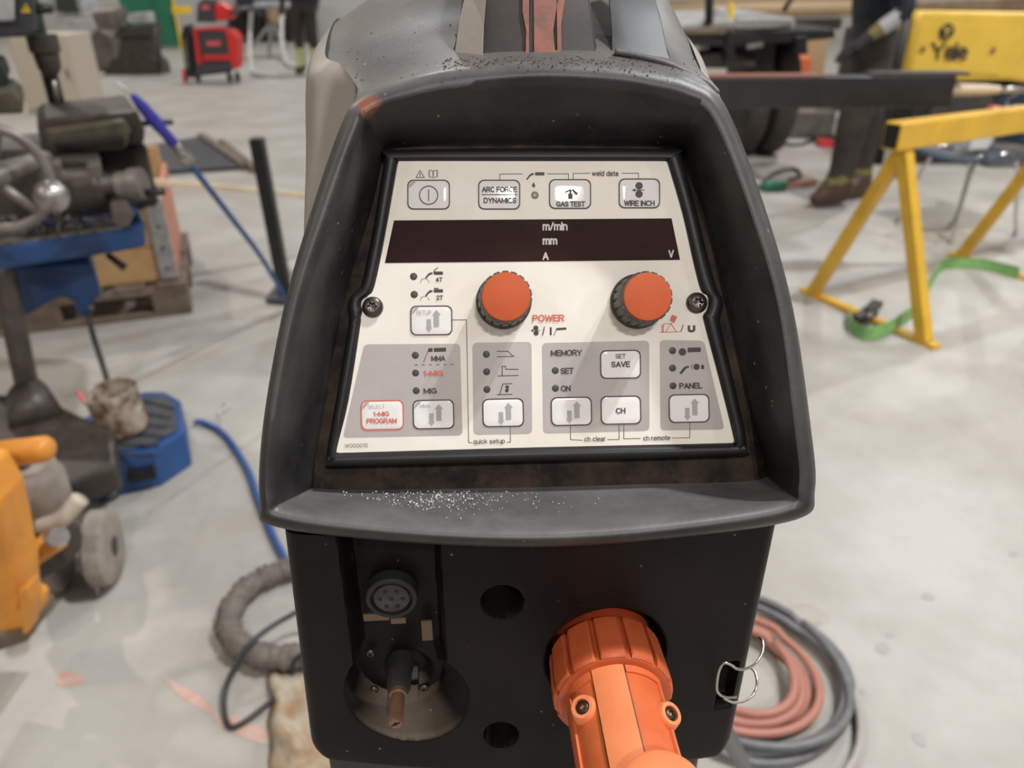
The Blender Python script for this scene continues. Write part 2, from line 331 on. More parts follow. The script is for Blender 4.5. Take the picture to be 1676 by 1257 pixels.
# ---- rubber-black frame round the panel
PLATE = [(656,262),(878,262),(1084,262),(1090.5,263.5),(1094,268),(1118,350),(1136,430),(1148,474),(1158,482),(1160,496),(1157,508),(1152,516),(1154,530),(1178,620),(1202,716),(1200,723),(1192,726),(878,733),(562,742),(553,741),(550,733),(569,655),(588,535),(589,520),(592,508),(590,500),(592,490),(602,482),(612,466),(630,380),(649,272),(651.5,265.5)]
def offs(pts, d):
    n = len(pts); out = []
    for i in range(n):
        a, b, c = V(pts[i - 1]), V(pts[i]), V(pts[(i + 1) % n])
        e1 = (b - a).normalized(); e2 = (c - b).normalized(); t = (e1 + e2).normalized(); nn = V((t.y, -t.x)); out.append(b + nn * d / max(.6, abs(nn.dot(V((e1.y, -e1.x))))))
    return [tuple(p) for p in out]
def blend(pts, n=4):
    return [tuple(p)[:2] for p in catmull([(a, b, 0) for a, b in pts], n, True)]
FR = [(646,247),(878,245),(1098,246),(1108,249),(1114,260),(1136,340),(1158,430),(1172,476),(1179,486),(1181,498),(1179,508),(1176,520),(1177,534),(1200,630),(1219,718),(1214,738),(1198,744),(878,752),(562,761),(545,758),(537,742),(552,655),(571,545),(573,530),(574,515),(572,504),(576,486),(588,474),(596,460),(614,370),(631,264),(634,252)]
out2 = [tuple(V(a) + (V(a) - V((878, 500))).normalized() * 3) for a in FR]
rg = []
inn = blend(offs(PLATE, -3)); pl = blend(PLATE); fr = blend(FR); o2 = blend(out2)
mixp = lambda A, B_, t: [(a * (1 - t) + c * t, b * (1 - t) + d * t) for (a, b), (c, d) in zip(A, B_)]
for pts, h in ((inn, .2), (pl, .6), (mixp(pl, fr, .15), 5), (mixp(pl, fr, .35), 8), (mixp(pl, fr, .8), 8), (fr, 5), (o2, -2), (o2, -28)):
    rg.append([P(a, b, h) for a, b in pts])
MB().loft(rg).build('panel_frame', 'gasket', mach, smooth=50)

# ---- control panel
def flat(pts, h, th=.5): return MB().prism([P(a, b, h) for a, b in pts], PN * (th * U))
cp = flat(blend(PLATE), -.6, 1.0).build('control_panel', 'panel_white', mach, smooth=30)
def rrect(x0, y0, x1, y1, r=9, sk=(0, 0), n=5):
    pts = []
    for cx, cy, a0 in ((x1 - r, y0 + r, -90), (x1 - r, y1 - r, 0), (x0 + r, y1 - r, 90), (x0 + r, y0 + r, 180)):
        for k in range(n + 1):
            a = rad(a0 + 90 * k / n); pts.append((cx + r * math.cos(a), cy + r * math.sin(a)))
    return pts
def tilt(py): return -0.025 * max(0, min(1, (py - 330) / 420))
def rot_pts(pts, cx, cy, a):
    return [(cx + (x - cx) * math.cos(a) - (y - cy) * math.sin(a), cy + (x - cx) * math.sin(a) + (y - cy) * math.cos(a)) for x, y in pts]
def rpoly(pts, r=8, n=5):
    out = []; N = len(pts)
    for i in range(N):
        a, b, c = V(pts[i - 1]), V(pts[i]), V(pts[(i + 1) % N]); p = b + (a - b).normalized() * r; q = b + (c - b).normalized() * r
        for k in range(n + 1):
            t = k / n; out.append(tuple(p * (1 - t) ** 2 + b * 2 * t * (1 - t) + q * t * t))
    return out
for z in ([(596,563),(753,562),(757,712),(561,716)], [(773,560.5),(870,559),(871,709.5),(775,711)], [(887,561),(1062.5,557),(1063,704.5),(889,709)], [(1079.6,556),(1152,557),(1186,702.6),(1081,704)]):
    flat(rpoly(z), .5, .25).build('grey_field', 'zone_grey', cp)
flat([(644.8,360.4),(1099,357),(1113,425),(630,430)], .5, .5).build('display_window', 'display', cp)

TXT = {}
def arc(cx, cy, rx, ry, a0, a1, n=9): return [(cx + rx * math.cos(rad(a0 + (a1 - a0) * k / n)), cy + ry * math.sin(rad(a0 + (a1 - a0) * k / n))) for k in range(n + 1)]
X = .72; D_ = -.24    # x-height, descender
GL = {  # advance width, strokes; capital height 1
 'A': (.70, [[(0,0),(.35,1),(.70,0)], [(.12,.32),(.58,.32)]]), 'C': (.70, [arc(.37,.5,.35,.5,50,310,14)]), 'D': (.68, [[(0,0),(0,1),(.3,1)] + arc(.3,.5,.36,.5,90,-90) + [(0,0)]]),
 'E': (.56, [[(.56,1),(0,1),(0,0),(.56,0)], [(0,.52),(.5,.52)]]), 'F': (.54, [[(.54,1),(0,1),(0,0)], [(0,.5),(.46,.5)]]), 'G': (.74, [arc(.37,.5,.36,.5,48,360,14)[:-3] + [(.72,.12),(.72,.46),(.42,.46)]]),
 'H': (.64, [[(0,0),(0,1)], [(.64,0),(.64,1)], [(0,.52),(.64,.52)]]), 'I': (.02, [[(.01,0),(.01,1)]]), 'L': (.5, [[(0,1),(0,0),(.5,0)]]), 'M': (.78, [[(0,0),(0,1),(.39,.12),(.78,1),(.78,0)]]),
 'N': (.64, [[(0,0),(0,1),(.64,0),(.64,1)]]), 'O': (.76, [arc(.38,.5,.38,.5,90,450,20)]), 'P': (.60, [[(0,0),(0,1),(.33,1)] + arc(.33,.73,.26,.27,90,-90) + [(0,.46)]]),
 'R': (.64, [[(0,0),(0,1),(.35,1)] + arc(.35,.74,.26,.26,90,-90) + [(0,.48)], [(.36,.48),(.62,0)]]), 'S': (.60, [arc(.30,.75,.27,.25,20,270,10) + arc(.30,.25,.28,.25,90,-160,10)]),
 'T': (.62, [[(0,1),(.62,1)], [(.31,1),(.31,0)]]), 'U': (.64, [[(0,1),(0,.3)] + arc(.32,.3,.32,.3,180,360) + [(.64,1)]]), 'V': (.66, [[(0,1),(.33,0),(.66,1)]]), 'W': (.96, [[(0,1),(.24,0),(.48,.96),(.72,0),(.96,1)]]), 'Y': (.66, [[(0,1),(.33,.46),(.66,1)], [(.33,.46),(.33,0)]]),
 '0': (.5, [arc(.25,.5,.25,.5,90,450,16)]), '1': (.26, [[(0,.76),(.2,1),(.2,0)]]), '2': (.52, [arc(.26,.74,.25,.26,170,-30,8) + [(0,0),(.52,0)]]), '4': (.54, [[(.4,0),(.4,1),(0,.3),(.54,.3)]]), '5': (.5, [[(.46,1),(.1,1),(.04,.52)] + arc(.23,.32,.26,.32,120,-150,9)]),
 '/': (.34, [[(0,0),(.34,1)]]), '-': (.30, [[(0,.4),(.30,.4)]]), ' ': (.16, []),
 'a': (.46, [arc(.22,.5,.20,.22,160,0,6) + [(.42,0)], [(.42,.4)] + arc(.2,.2,.2,.2,80,300,8) + [(.42,.14)]]), 'c': (.46, [arc(.25,.36,.23,.36,50,310,10)]), 'd': (.48, [[(.48,1),(.48,0)], arc(.24,.36,.24,.36,0,360,16)]), 'e': (.48, [[(.02,.38),(.48,.38)] + arc(.25,.36,.23,.36,5,310,12)]),
 'h': (.44, [[(0,0),(0,1)], [(0,.45)] + arc(.22,.48,.22,.24,170,0,6) + [(.44,0)]]), 'i': (.02, [[(.01,0),(.01,X)], [(.01,.9),(.01,1)]]), 'k': (.44, [[(0,0),(0,1)], [(.42,X),(0,.28)], [(.15,.44),(.44,0)]]), 'l': (.02, [[(.01,0),(.01,1)]]),
 'm': (.76, [[(0,0),(0,X)], arc(.19,.50,.19,.22,170,0,6) + [(.38,0)], arc(.57,.50,.19,.22,170,0,6) + [(.76,0)]]), 'n': (.44, [[(0,0),(0,X)], [(0,.45)] + arc(.22,.48,.22,.24,170,0,6) + [(.44,0)]]), 'o': (.50, [arc(.25,.36,.25,.36,90,450,16)]),
 'p': (.48, [[(0,X),(0,D_)], arc(.24,.36,.24,.36,0,360,16)]), 'q': (.48, [[(.48,X),(.48,D_)], arc(.24,.36,.24,.36,0,360,16)]), 'r': (.26, [[(0,0),(0,X)], [(0,.42)] + arc(.2,.46,.2,.26,160,80,4)]), 's': (.42, [arc(.21,.54,.19,.18,20,270,8) + arc(.21,.18,.2,.18,90,-160,8)]),
 't': (.26, [[(.12,.95),(.12,.1)] + arc(.24,.1,.12,.1,180,270,3), [(0,X),(.26,X)]]), 'u': (.44, [[(0,X),(0,.24)] + arc(.22,.24,.22,.24,180,350,6), [(.44,X),(.44,0)]]), 'w': (.7, [[(0,X),(.17,0),(.35,.68),(.53,0),(.7,X)]]), 'y': (.46, [[(0,X),(.23,0)], [(.46,X),(.2,-.12),(.04,D_)]])}
def glyphs(s_, gap=.20):
    x = 0; out = []
    for c in s_:
        w_, st = GL[c]; out += [[(x + a, b) for a, b in q] for q in st]; x += w_ + gap
    xs = [p[0] for q in out for p in q]; ys = [p[1] for q in out for p in q]
    return out, min(xs), max(xs), min(ys), max(ys)
def strokes(pts, w_):            # quads along a polyline, ends lengthened at its joints
    q = []
    for i in range(len(pts) - 1):
        a, b = V(pts[i]), V(pts[i + 1])
        if (b - a).length < 1e-6: continue
        d = (b - a).normalized() * w_ / 2; n = V((-d.y, d.x)); A = a - d * (.45 if i else 1); B_ = b + d * (.45 if i < len(pts) - 2 else 1)
        q.append([A + n, B_ + n, B_ - n, A - n])
    return q
def text(s, x0, y0, x1, y1, m='ink', parent=None, h=1.7, bold=.028, name='lettering'):
    """a word whose letters fill the pixel box x0 y0 x1 y1 of the panel"""
    st, X0, X1, Y0, Y1 = glyphs(s); caph = (y1 - y0) / (Y1 - Y0); w_ = caph * (.185 if bold >= .025 else .14 if bold > 0 else .10)
    if s == 'U': w_ *= 1.7
    if s == '/': w_ *= 1
    mb = MB(); i0, mx, my = w_ / 2, (x0 + x1) / 2, (y0 + y1) / 2; k = 0
    for q in st:
        px = rot_pts([(x0 + i0 + (u - X0) / max(1e-6, X1 - X0) * (x1 - x0 - w_), y1 - i0 - (v - Y0) / (Y1 - Y0) * (y1 - y0 - w_)) for u, v in q], mx, my, tilt(my))
        for qd in strokes(px, w_): mb.add([P(a, b, h + .004 * (k % 40)) for a, b in qd], [(0, 1, 2, 3)]); k += 1
    return mb.build(name, m, parent or cp, fix=False)
def line(pts, wd=1.0, m='ink', parent=None, h=.9, name='printed_line'):
    mb = MB()
    for a, b in zip(pts, pts[1:]):
        d = (V(b) - V(a)).normalized() * wd / 2; n = V((-d.y, d.x)); A = V(a) - d; B_ = V(b) + d
        mb.add([P(*(A + n), h), P(*(B_ + n), h), P(*(B_ - n), h), P(*(A - n), h)], [(0, 1, 2, 3)])
    return mb.build(name, m, parent or cp, fix=False)
def polys(list_, m='ink', parent=None, h=.9, name='symbol'):
    mb = MB()
    for pts in list_: mb.add([P(a, b, h) for a, b in pts], [tuple(range(len(pts)))])
    return mb.build(name, m, parent or cp, fix=False)
def circ(x, y, r, n=24, ry=None): return [(x + r * math.cos(2 * PI * k / n), y + (ry or r) * math.sin(2 * PI * k / n)) for k in range(n)]
def ringq(pts_o, pts_i): 
    n = len(pts_o); return [[pts_o[k], pts_o[(k + 1) % n], pts_i[(k + 1) % n], pts_i[k]] for k in range(n)]

def button(x0, y0, x1, y1, m='ink', corner=False, arrows=False, label=None):
    cx, cy = (x0 + x1) / 2, (y0 + y1) / 2; a = tilt(cy)
    rp = lambda d, r: rot_pts(rrect(x0 + d, y0 + d, x1 - d, y1 - d, r), cx, cy, a)
    mb = MB(); mb.loft([[P(p, q, h) for p, q in rp(d, r)] for d, r, h in ((.8, 9, .5), (1.2, 9, 1.3), (2.2, 8.5, 1.6), (12, 5, 1.62))])
    n = 24; k0 = 3 * n; mb.f.append(tuple(range(k0, k0 + n))); mb.m.append(0)
    b = mb.build('button', 'button_white', mach, smooth=30, label=label)
    polys(ringq(rp(-.4, 9.5), rp(1.5, 8.5)), m, b, 1.75, 'outline')
    if corner: polys([rot_pts([(x0 + 2.5, y0 + 14), (x0 + 2.5, y0 + 8), (x0 + 8, y0 + 2.5), (x0 + 14, y0 + 2.5)], cx, cy, a)], 'ink_grey', b, 2.1, 'corner_mark')
    if arrows:
        dn = [(26.5,21),(26.5,34.5),(24.5,34.5),(30,42),(35.5,34.5),(33.5,34.5),(33.5,21)] ; up = [(38,33.5),(38,14),(35.5,14),(42.3,6),(49.5,14),(46.5,14),(46.5,33.5)]
        polys([rot_pts([(x0 + p - (0 if arrows != 2 else 0), y0 + q + (1)) for p, q in s_], cx, cy, a) for s_ in (dn, up)], 'ink_grey', b, 2.3, 'arrow_symbol')
    return b
bp = button(667,294,736,342, corner=True, label='power button with circled line symbol')
polys(ringq(circ(701.5,319,15.8), circ(701.5,319,14.2)), 'ink', bp, 2.4); line([(701.5,310),(701.5,328)], 1.4, 'ink', bp, 2.4, 'symbol')
ba = button(783,294,851,342); text('ARC FORCE', 788.7,305,846,314, parent=ba, h=2.5); line([(788.7,318),(846,318)], 1.2, parent=ba, h=2.4); text('DYNAMICS', 791.5,323,845,332, parent=ba, h=2.5)
bg = button(899,293,967,341); text('GAS TEST', 910.5,328.8,957.7,338, parent=bg, h=2.5)
polys([[(924,313),(934,308.5),(935,311),(925,315.5)], [(935,310),(938,309),(946,316),(943,319)], [(930,316),(937,316),(937,325),(930,325)], [(932,311),(936,311),(935,316),(932,316)]], 'ink', bg, 2.4)
for k in range(3): line([(922 - 3 * k + 2.2 * math.cos(a), 314 + (2.5 + k) * math.sin(a)) for a in [rad(x) for x in (110, 150, 180, 210, 250)]], .7, 'ink', bg, 2.4, 'symbol')
bw = button(1013,292,1080,340); text('WIRE INCH', 1021.5,327.5,1071.5,336.8, parent=bw, h=2.5)
polys([circ(1046,303.5,6), circ(1046,317,6), [(1034,310.6),(1040,308),(1040,313)], [(1039,310),(1055,310),(1055,311),(1039,311)]], 'ink', bw, 2.4)
b = button(672,500,740,548, corner=True, arrows=1, label='set-up button under the trigger mode lights'); text('SETUP', 681.5,507.7,705.8,514.6, 'ink_grey', b, 2.4, .0)
b = button(676,654,743,701.5, corner=True, arrows=1, label='mode button marked with two arrows and grey letters'); text('MMA', 687.5,661,704,667, 'ink_grey', b, 2.4, .0)
b = button(591,655,660.5,703, 'ink_red', corner=True, label='red outlined program button'); text('SELECT', 602,662,629.6,668.3, 'ink_grey', b, 2.4, .0)
text('1-MIG', 611,673,637,681, 'ink_red', b, 2.5); text('PROGRAM', 600,684,649.5,692.7, 'ink_red', b, 2.5)
button(790,652,857,698, arrows=1); button(902,649.5,968.5,696, arrows=1); button(1095,645,1161,691, arrows=1)
b = button(982.7,572.7,1048.7,619); text('SET', 1007.6,578.7,1024,586.2, parent=b, h=2.5, bold=.01); text('SAVE', 1000.7,591,1031.4,600.6, parent=b, h=2.5)
b = button(983.5,647.7,1049,694); text('CH', 1008,667,1023.8,676.5, parent=b, h=2.5)

text('weld data', 969,279,1012,287.5, bold=.015); text('m/min', 888,363,929,376.7, 'ink_white'); text('mm', 888,389.5,912.3,400, 'ink_white'); text('A', 888,412,898,425, 'ink_white'); text('V', 1094,408.7,1103,421.6, 'ink_white')
text('4T', 713,453.4,724.5,461); text('2T', 714,483,725.3,490.4)
text('MMA', 705.8,581.5,728.8,590.5); text('1-MIG', 693,605.7,725,615.4, 'ink_red'); text('MIG', 693.3,634.5,715,644)
text('W000015', 564,725.6,602,732, bold=0); text('quick setup', 774.5,718,826.4,727.3, bold=.01)
text('POWER', 871.5,514.6,923.5,526, 'ink_red'); text('MEMORY', 901.5,572,952.7,582); text('SET', 917.7,601.5,939,611.7); text('ON', 918,630.3,934,640.3)
text('PANEL', 1112,626,1149.5,635.8); text('ch clear', 956.4,714,991.5,722, bold=.01); text('ch remote', 1053,712.3,1097,720.4, bold=.01); text('U', 1126,532,1138,543.3, bold=.07)
text('/', 1114,531,1119,543, bold=0); text('/', 887.5,534,892,548.5, bold=0)
line([(740,523),(763.5,523),(767,723.5),(772,724)]); line([(830,723.5),(835.5,723),(835,698)]); line([(933.5,696),(934,719),(953,720)]); line([(994.5,719),(1013.5,718.5),(1013,694)])
line([(1021,694),(1021,717.5),(1048,717)]); line([(1100,716.5),(1129,716),(1129,691)]); line([(818,294),(818,284.5),(855,284)]); line([(896,284),(930.5,284),(930.5,293)]); line([(938,293),(938,283.5),(965,283)]); line([(1018,283),(1045,283),(1045,292)])
for k in range(6): line([(679 + 11.8 * k, 597 - .2 * k), (683 + 11.8 * k, 597 - .2 * k)], 1.2)
# small pictures
line([(681,290),(687.3,278.5),(694.5,290),(681,290)], 1.1, name='symbol'); line([(687.5,283),(687.5,288)], 1.2, name='symbol')
polys([[(701,279),(702.5,277.5),(702.5,289.5),(701,288)], [(715,277.5),(717,279),(717,288),(715,289.5)]], 'ink_grey'); line([(703,278),(708,279),(709,289),(710,279),(715,278),(715,289),(709,290),(703,289),(703,278)], .9, name='symbol')
def torch(x, y, s=1.0, extra=0):      # a torch handle: bar and bent tip
    polys([[(x, y - 2.6 * s), (x + 15 * s, y - 2.6 * s), (x + 15 * s, y + 2.6 * s), (x, y + 2.6 * s)], [(x - 2 * s, y - 1), (x - 2 * s, y + 1), (x - 8 * s, y + 4 * s), (x - 13 * s, y + 10 * s), (x - 15 * s, y + 9 * s), (x - 10 * s, y + 2 * s), (x - 6 * s, y - 1)]])
torch(876, 284, 1); polys([[(873.5,297.5),(876,303),(875,306),(872,306),(870.5,303)]])
for yy in (446.5, 475.5):
    torch(710, yy, 1); line([(694,455 + yy - 446.5),(690,458 + yy - 446.5)], .6, name='symbol'); line([(699,456 + yy - 446.5),(703,462 + yy - 446.5)], .6, name='symbol'); line([(690,456 + yy - 446.5),(688,463 + yy - 446.5)], .6, name='symbol')
line([(710,445),(711,442),(716,438)], 1.3, name='symbol'); line([(711,471.5),(717,471.5)], 1.6, name='symbol')
polys([[(701,569.5),(708,569),(708,575.5),(701,575.5)], [(710,569),(730,568.5),(730,575),(710,575.5)]]); line([(701,573),(693.5,592)], 1.1, name='symbol')
line([(814,574.5),(831,574.5),(839,582),(842,582.5)], 1.3, name='symbol'); line([(814,583.5),(839,583)], 1.3, name='symbol')
line([(815,615),(848,614)], 1.4, name='symbol'); line([(822,614),(822,599),(827,599),(828,604),(848,604)], 1.4, name='symbol')
line([(814,645.5),(838,645)], 1.4, name='symbol'); line([(818,645),(823,628),(838,627.5)], 1.4, name='symbol'); polys([circ(830,633,3), circ(829.5,639,3), [(834,636),(830,635),(830,638)]])
polys([circ(877,536.5,4.2), circ(877.5,544.5,4.2), [(868.5,540.5),(873,538),(873,543)], [(879,540),(884,540),(884,541),(879,541)]]); polys([[(900,535),(903,535),(903,548),(900,548)], [(910.5,536.5),(927,535.5),(927,539),(910.5,540)]]); line([(911,538),(906.5,549)], 1, name='symbol')
polys([[(1100,514.5),(1108.5,518),(1103.5,528.5),(1096,524)]], 'ink_red'); line([(1081,543.5),(1112,542.5)], 1.1, 'ink_red', name='symbol'); line([(1086,529.5),(1100,529)], 1, 'ink_red', name='symbol'); line([(1090,542.5),(1098,529),(1107,542.5)], 1.1, 'ink_red', name='symbol'); polys([[(1081.5,533),(1085,530.5),(1088,533)], [(1081.5,541),(1085,543.5),(1088,541)], [(1083,534),(1086.5,534),(1086.5,536.5),(1083,536.5)], [(1083,537.5),(1086.5,537.5),(1086.5,540),(1083,540)]], 'ink_red')
polys([circ(1117,575.5,6.2), [(1125.5,568.5),(1147,568),(1147,575.5),(1125.5,576.5)]])
polys([circ(1140,600,5.2), [(1147.5,597),(1152.5,596.5),(1152.5,603.5),(1147.5,604)], [(1112,609.5),(1119,601),(1123,598.5),(1128,598.5),(1128,601),(1124,602),(1115,612.5)]]); line([(1133,596),(1132,600),(1133,604)], 1, name='symbol')
for x, y in ((677,452),(678,481.5),(679.8,581),(680.3,610),(681.3,639),(796,579.5),(796.5,608),(797,637),(908.8,606),(909,635),(1100.7,573.5),(1100.7,602),(1101.5,631)):
    MB().loft([[P(a, b, h) for a, b in circ(x, y, r)] for r, h in ((6, .5), (5.7, .9), (4.5, 1.1), (2.5, 1.25), (.3, 1.3))], caps=True).build('indicator_light', 'led', mach, smooth=True)
MB().loft([[P(a, b, h) for a, b in circ(875.4, 319, r)] for r, h in ((6.3, .5), (6, 1.3), (4.5, 2), (2.5, 2.4), (.3, 2.5))], caps=True).build('indicator_light', 'led_grey', mach, smooth=True, label='grey gas flow indicator light')
# ---- knobs
def knob(x, y, r, h0=66):
    n = 144; rings = []
    base = P(x, y, 0); xa = P(x + 1, y, 0) - base; ya = P(x, y - 1, 0) - base
    def ring(rr, h, fl_=0):
        return [base + PN * (h * U) + (xa * math.cos(2 * PI * k / n) + ya * math.sin(2 * PI * k / n)) * (rr - fl_ * (1 if (k % 8) < 2 else 0)) for k in range(n)]
    mb = MB().loft([ring(r + 3, .5), ring(r + 3, 5), ring(r + 1, 8), ring(r, 9, 2.2), ring(r - 1.2, h0 - 4, 2.2), ring(r - 3, h0, 1), ring(r - 4.5, h0), ring(r - 5, h0 - 2)], caps=True)
    k = mb.build('knob', 'knob_black', mach, smooth=40)
    MB().loft([ring(r - 4.6, h0 - 3), ring(r - 4.6, h0 + 2.5), ring(r - 5.5, h0 + 4), ring(r - 8, h0 + 4.6), ring(.3, h0 + 4.8)], caps=True).build('knob_cap', 'knob_orange', k, smooth=40, label='flat orange cap')
knob(824.5, 493, 42.5); knob(1043.5, 493, 42)
# ---- torx screws
def torx(x, y, r, h0=1, fr=None, m='steel_dark', parent=None, name='screw'):
    o, xa, ya, nn = fr or (P(x, y, 0), P(x + 1, y, 0) - P(x, y, 0), P(x, y - 1, 0) - P(x, y, 0), PN * U)
    n = 72; rings = []
    for q in (1, .99, .9, .75, .6, .5, .47):
        rings.append([o + nn * (h0 + r * .45 * math.sqrt(max(0, 1 - q * q)) + (r * .12 if q < .99 else 0)) + (xa * math.cos(2 * PI * k / n) + ya * math.sin(2 * PI * k / n)) * r * q for k in range(n)])
    star = lambda s: [(s * (.40 + .07 * math.cos(6 * 2 * PI * k / n))) for k in range(n)]
    for s, hh in ((1, .5), (.95, .05), (.3, 0)):
        rings.append([o + nn * (h0 + r * hh) + (xa * math.cos(2 * PI * k / n) + ya * math.sin(2 * PI * k / n)) * r * star(s)[k] for k in range(n)])
    mb = MB().loft(rings, caps=True, mi=0)
    return mb.build(name, m, parent or mach, smooth=40)
torx(610, 502.5, 17.5); torx(1140, 495.5, 17.5)

def BQ(px, py, f):                       # world point seen at a pixel, f px-units in front of the lower face
    u, z = Q(px, py, f); return B(u, f, z)
mk('front_plastic', (0.006, 0.0045, 0.0045), 0.45, spec=.13, up=1.0, upc=(0.24, 0.185, 0.145), var=.5, vs=14, col2=(0.013, 0.0095, 0.009), bump=.2, bs=900, dust=.06, dustc=(0.07, 0.05, 0.04), scratch=.5, upmask=(tuple(BQ(668, 1180, -20)), .042))
# ---- lower front: a moulded sheet with pockets pressed into it
uL, _ = Q(456, 885); uR, _ = Q(1284, 880); uL2, zb = Q(500, 1232); uR2, _ = Q(1206, 1232); zb -= 62
qs = {}
def sm(a, b, x): t = max(0, min(1, (x - a) / (b - a))); return t * t * (3 - 2 * t)
def circp(u, z, c, r, depth, soft): return depth * (1 - sm(r - soft, r, math.hypot(u - c[0], z - c[1])))
cDish = Q(665, 1138); cWell = Q(652, 1095, -45); cH1 = Q(822, 980); cH2 = Q(820, 1188); cPl = Q(992, 1068); cRing = Q(1203, 1118)
pA = Q(560, 905); pB = Q(722, 1060)
def dep(u, z):
    d = 0
    # tall rounded pocket for the sockets
    cx_, cz_ = (pA[0] + pB[0]) / 2, (pA[1] + pB[1]) / 2 - 8; wx, wz = (pB[0] - pA[0]) / 2 + 4, abs(pB[1] - pA[1]) / 2 + 44
    q = max(abs(u - cx_) - wx, 0); q2 = max(abs(z - cz_) - wz, 0); m_ = max(abs(u - cx_) - wx, abs(z - cz_) - wz) if q == 0 or q2 == 0 else math.hypot(q, q2)
    d = max(d, 64 * (1 - sm(-10, 6, m_)))
    d = max(d, 64 * (1 - sm(80, 92, math.hypot(u - cWell[0], z - cWell[1]))))
    dd = math.hypot(u - cDish[0], z - cDish[1])
    if z < cDish[1] + 90: d = max(d, 78 * min(1, max(0, (114 - dd) / 84)) + 3 * (1 - sm(108, 114, dd)))
    if abs(u - cDish[0] - 4) < 11 and -62 < z - cDish[1] < 0: d += 16
    d = max(d, circp(u, z, cH1, 36, 60, 7)); d = max(d, circp(u, z, cH2, 33, 60, 7))
    d = max(d, circp(u, z, cPl, 112, 52, 22))
    q = max(abs(u - cRing[0]) - 22, abs(z - cRing[1]) - 52); d = max(d, 30 * (1 - sm(-12, 4, q)))
    return d
ztop = 10; Hn = 190; cols = 300; mb = MB(); rows = []
for j in range(Hn + 1):
    z = ztop + (zb - ztop) * j / Hn; t = (z - 0) / (zb - 0); ul = uL + (uL2 - uL) * t; ur = uR + (uR2 - uR) * t
    rowin = 16 * sm(Hn - 6, Hn, j) ** 2
    kk = max(0, (zb + 60 - z) / 60); ins = 46 * (1 - math.sqrt(max(0, 1 - kk * kk))); ul += ins; ur -= ins * .7
    row = []
    for f in (-1500, -900, -400, -150, -60): row.append((ul, f))
    rc = 26
    for k in range(1, 7): a = PI / 2 * k / 7; row.append((ul + rc - rc * math.cos(a), -rc - 20 + rc * math.sin(a)))
    for k in range(cols + 1):
        s = k / cols; u = ul + rc + (ur - ul - 2 * rc) * s; row.append((u, -20 + 26 * (1 - (2 * s - 1) ** 2) - dep(u, z)))
    for k in range(6, 0, -1): a = PI / 2 * k / 7; row.append((ur - rc + rc * math.cos(a), -rc - 20 + rc * math.sin(a)))
    for f in (-60, -64, -68, -72, -150, -400, -900, -1500): row.append((ur - (5 if f in (-64, -68) else 0), f))
    rows.append([B(u, f - (rowin if f > -100 else 0), z - 62 * (j / Hn) ** 2 * (u - ul) / (ur - ul)) for u, f in row])
mb.loft(rows, closed=True); nn_ = len(rows[0]); mb.f.append(tuple((Hn) * nn_ + k for k in range(nn_))); mb.m.append(0)
mb.f.append(tuple(range(nn_))); mb.m.append(0)
mb.build('front_body', 'front_plastic', mach, smooth=45)
FB = lambda o: (o, MR * U, MZ * U, MF * U)
# round seven-pin socket
c = BQ(641, 978, -38)
s = MB().lathe(c - MF * 20 * U, MF, [(0, 44 * U), (22 * U, 44 * U), (24 * U, 42 * U), (24 * U, 36 * U), (12 * U, 35 * U)], 40).build('round_socket', 'seal_grey', mach, smooth=40)
MB().lathe(c - MF * 10 * U, MF, [(0, 30 * U), (12 * U, 30 * U), (13 * U, 28 * U)], 32).build('insert', 'rubber', s, smooth=40)
for k in range(7):
    a = 2 * PI * k / 6; r = 19 * U if k < 6 else 0
    MB().lathe(c + MR * r * math.cos(a) + MZ * r * math.sin(a) + MF * 3.1 * U, MF, [(0, 3.6 * U), (1 * U, 3.4 * U)], 10).build('pin_hole', 'hole_black', s)
def plate(px, py, w_, h_, f, name, m): 
    p = BQ(px, py, f); MB().box(p, (w_ * U, 4 * U, h_ * U), YA).build(name, m, mach, bev=.5 * U)
plate(616, 1009, 44, 15, -40, 'socket_label', 'tan_label'); plate(652, 1015, 26, 12, -40, 'socket_label', 'tan_label'); plate(699, 1031, 19, 46, -44, 'key_label', 'tan_label')
# gas nozzle
c = BQ(656, 1082, -55)
nz = MB().lathe(c, MF, [(-5 * U, 24 * U), (14 * U, 24 * U), (26 * U, 22 * U), (60 * U, 21 * U), (66 * U, 17 * U)], 32).build('gas_nozzle', 'seal_grey', mach, smooth=40)
MB().lathe(c + MF * 55 * U, MF, [(0, 15 * U), (20 * U, 15 * U), (22 * U, 12 * U), (75 * U, 12 * U), (79 * U, 10 * U), (79 * U, 4 * U), (60 * U, 4 * U)], 28).build('nozzle_tip', 'brass', nz, smooth=40)
MB().box(c + MF * 134.4 * U, (17 * U, 1.2 * U, 2.4 * U), Matrix.Rotation(YA, 3, 'Z') @ Matrix.Rotation(-.5, 3, 'Y')).build('slot', 'hole_black', nz)
for px, py in ((606, 1068), (612, 1128), (694, 1125)):
    torx(0, 0, 9, 0, FB(BQ(px, py, -62)), 'steel_dark', name='mounting_screw')
for cc_ in (cH1, cH2):
    torx(0, 0, 17, 0, FB(B(cc_[0], -54, cc_[1])), 'steel_dark', name='recessed_screw')

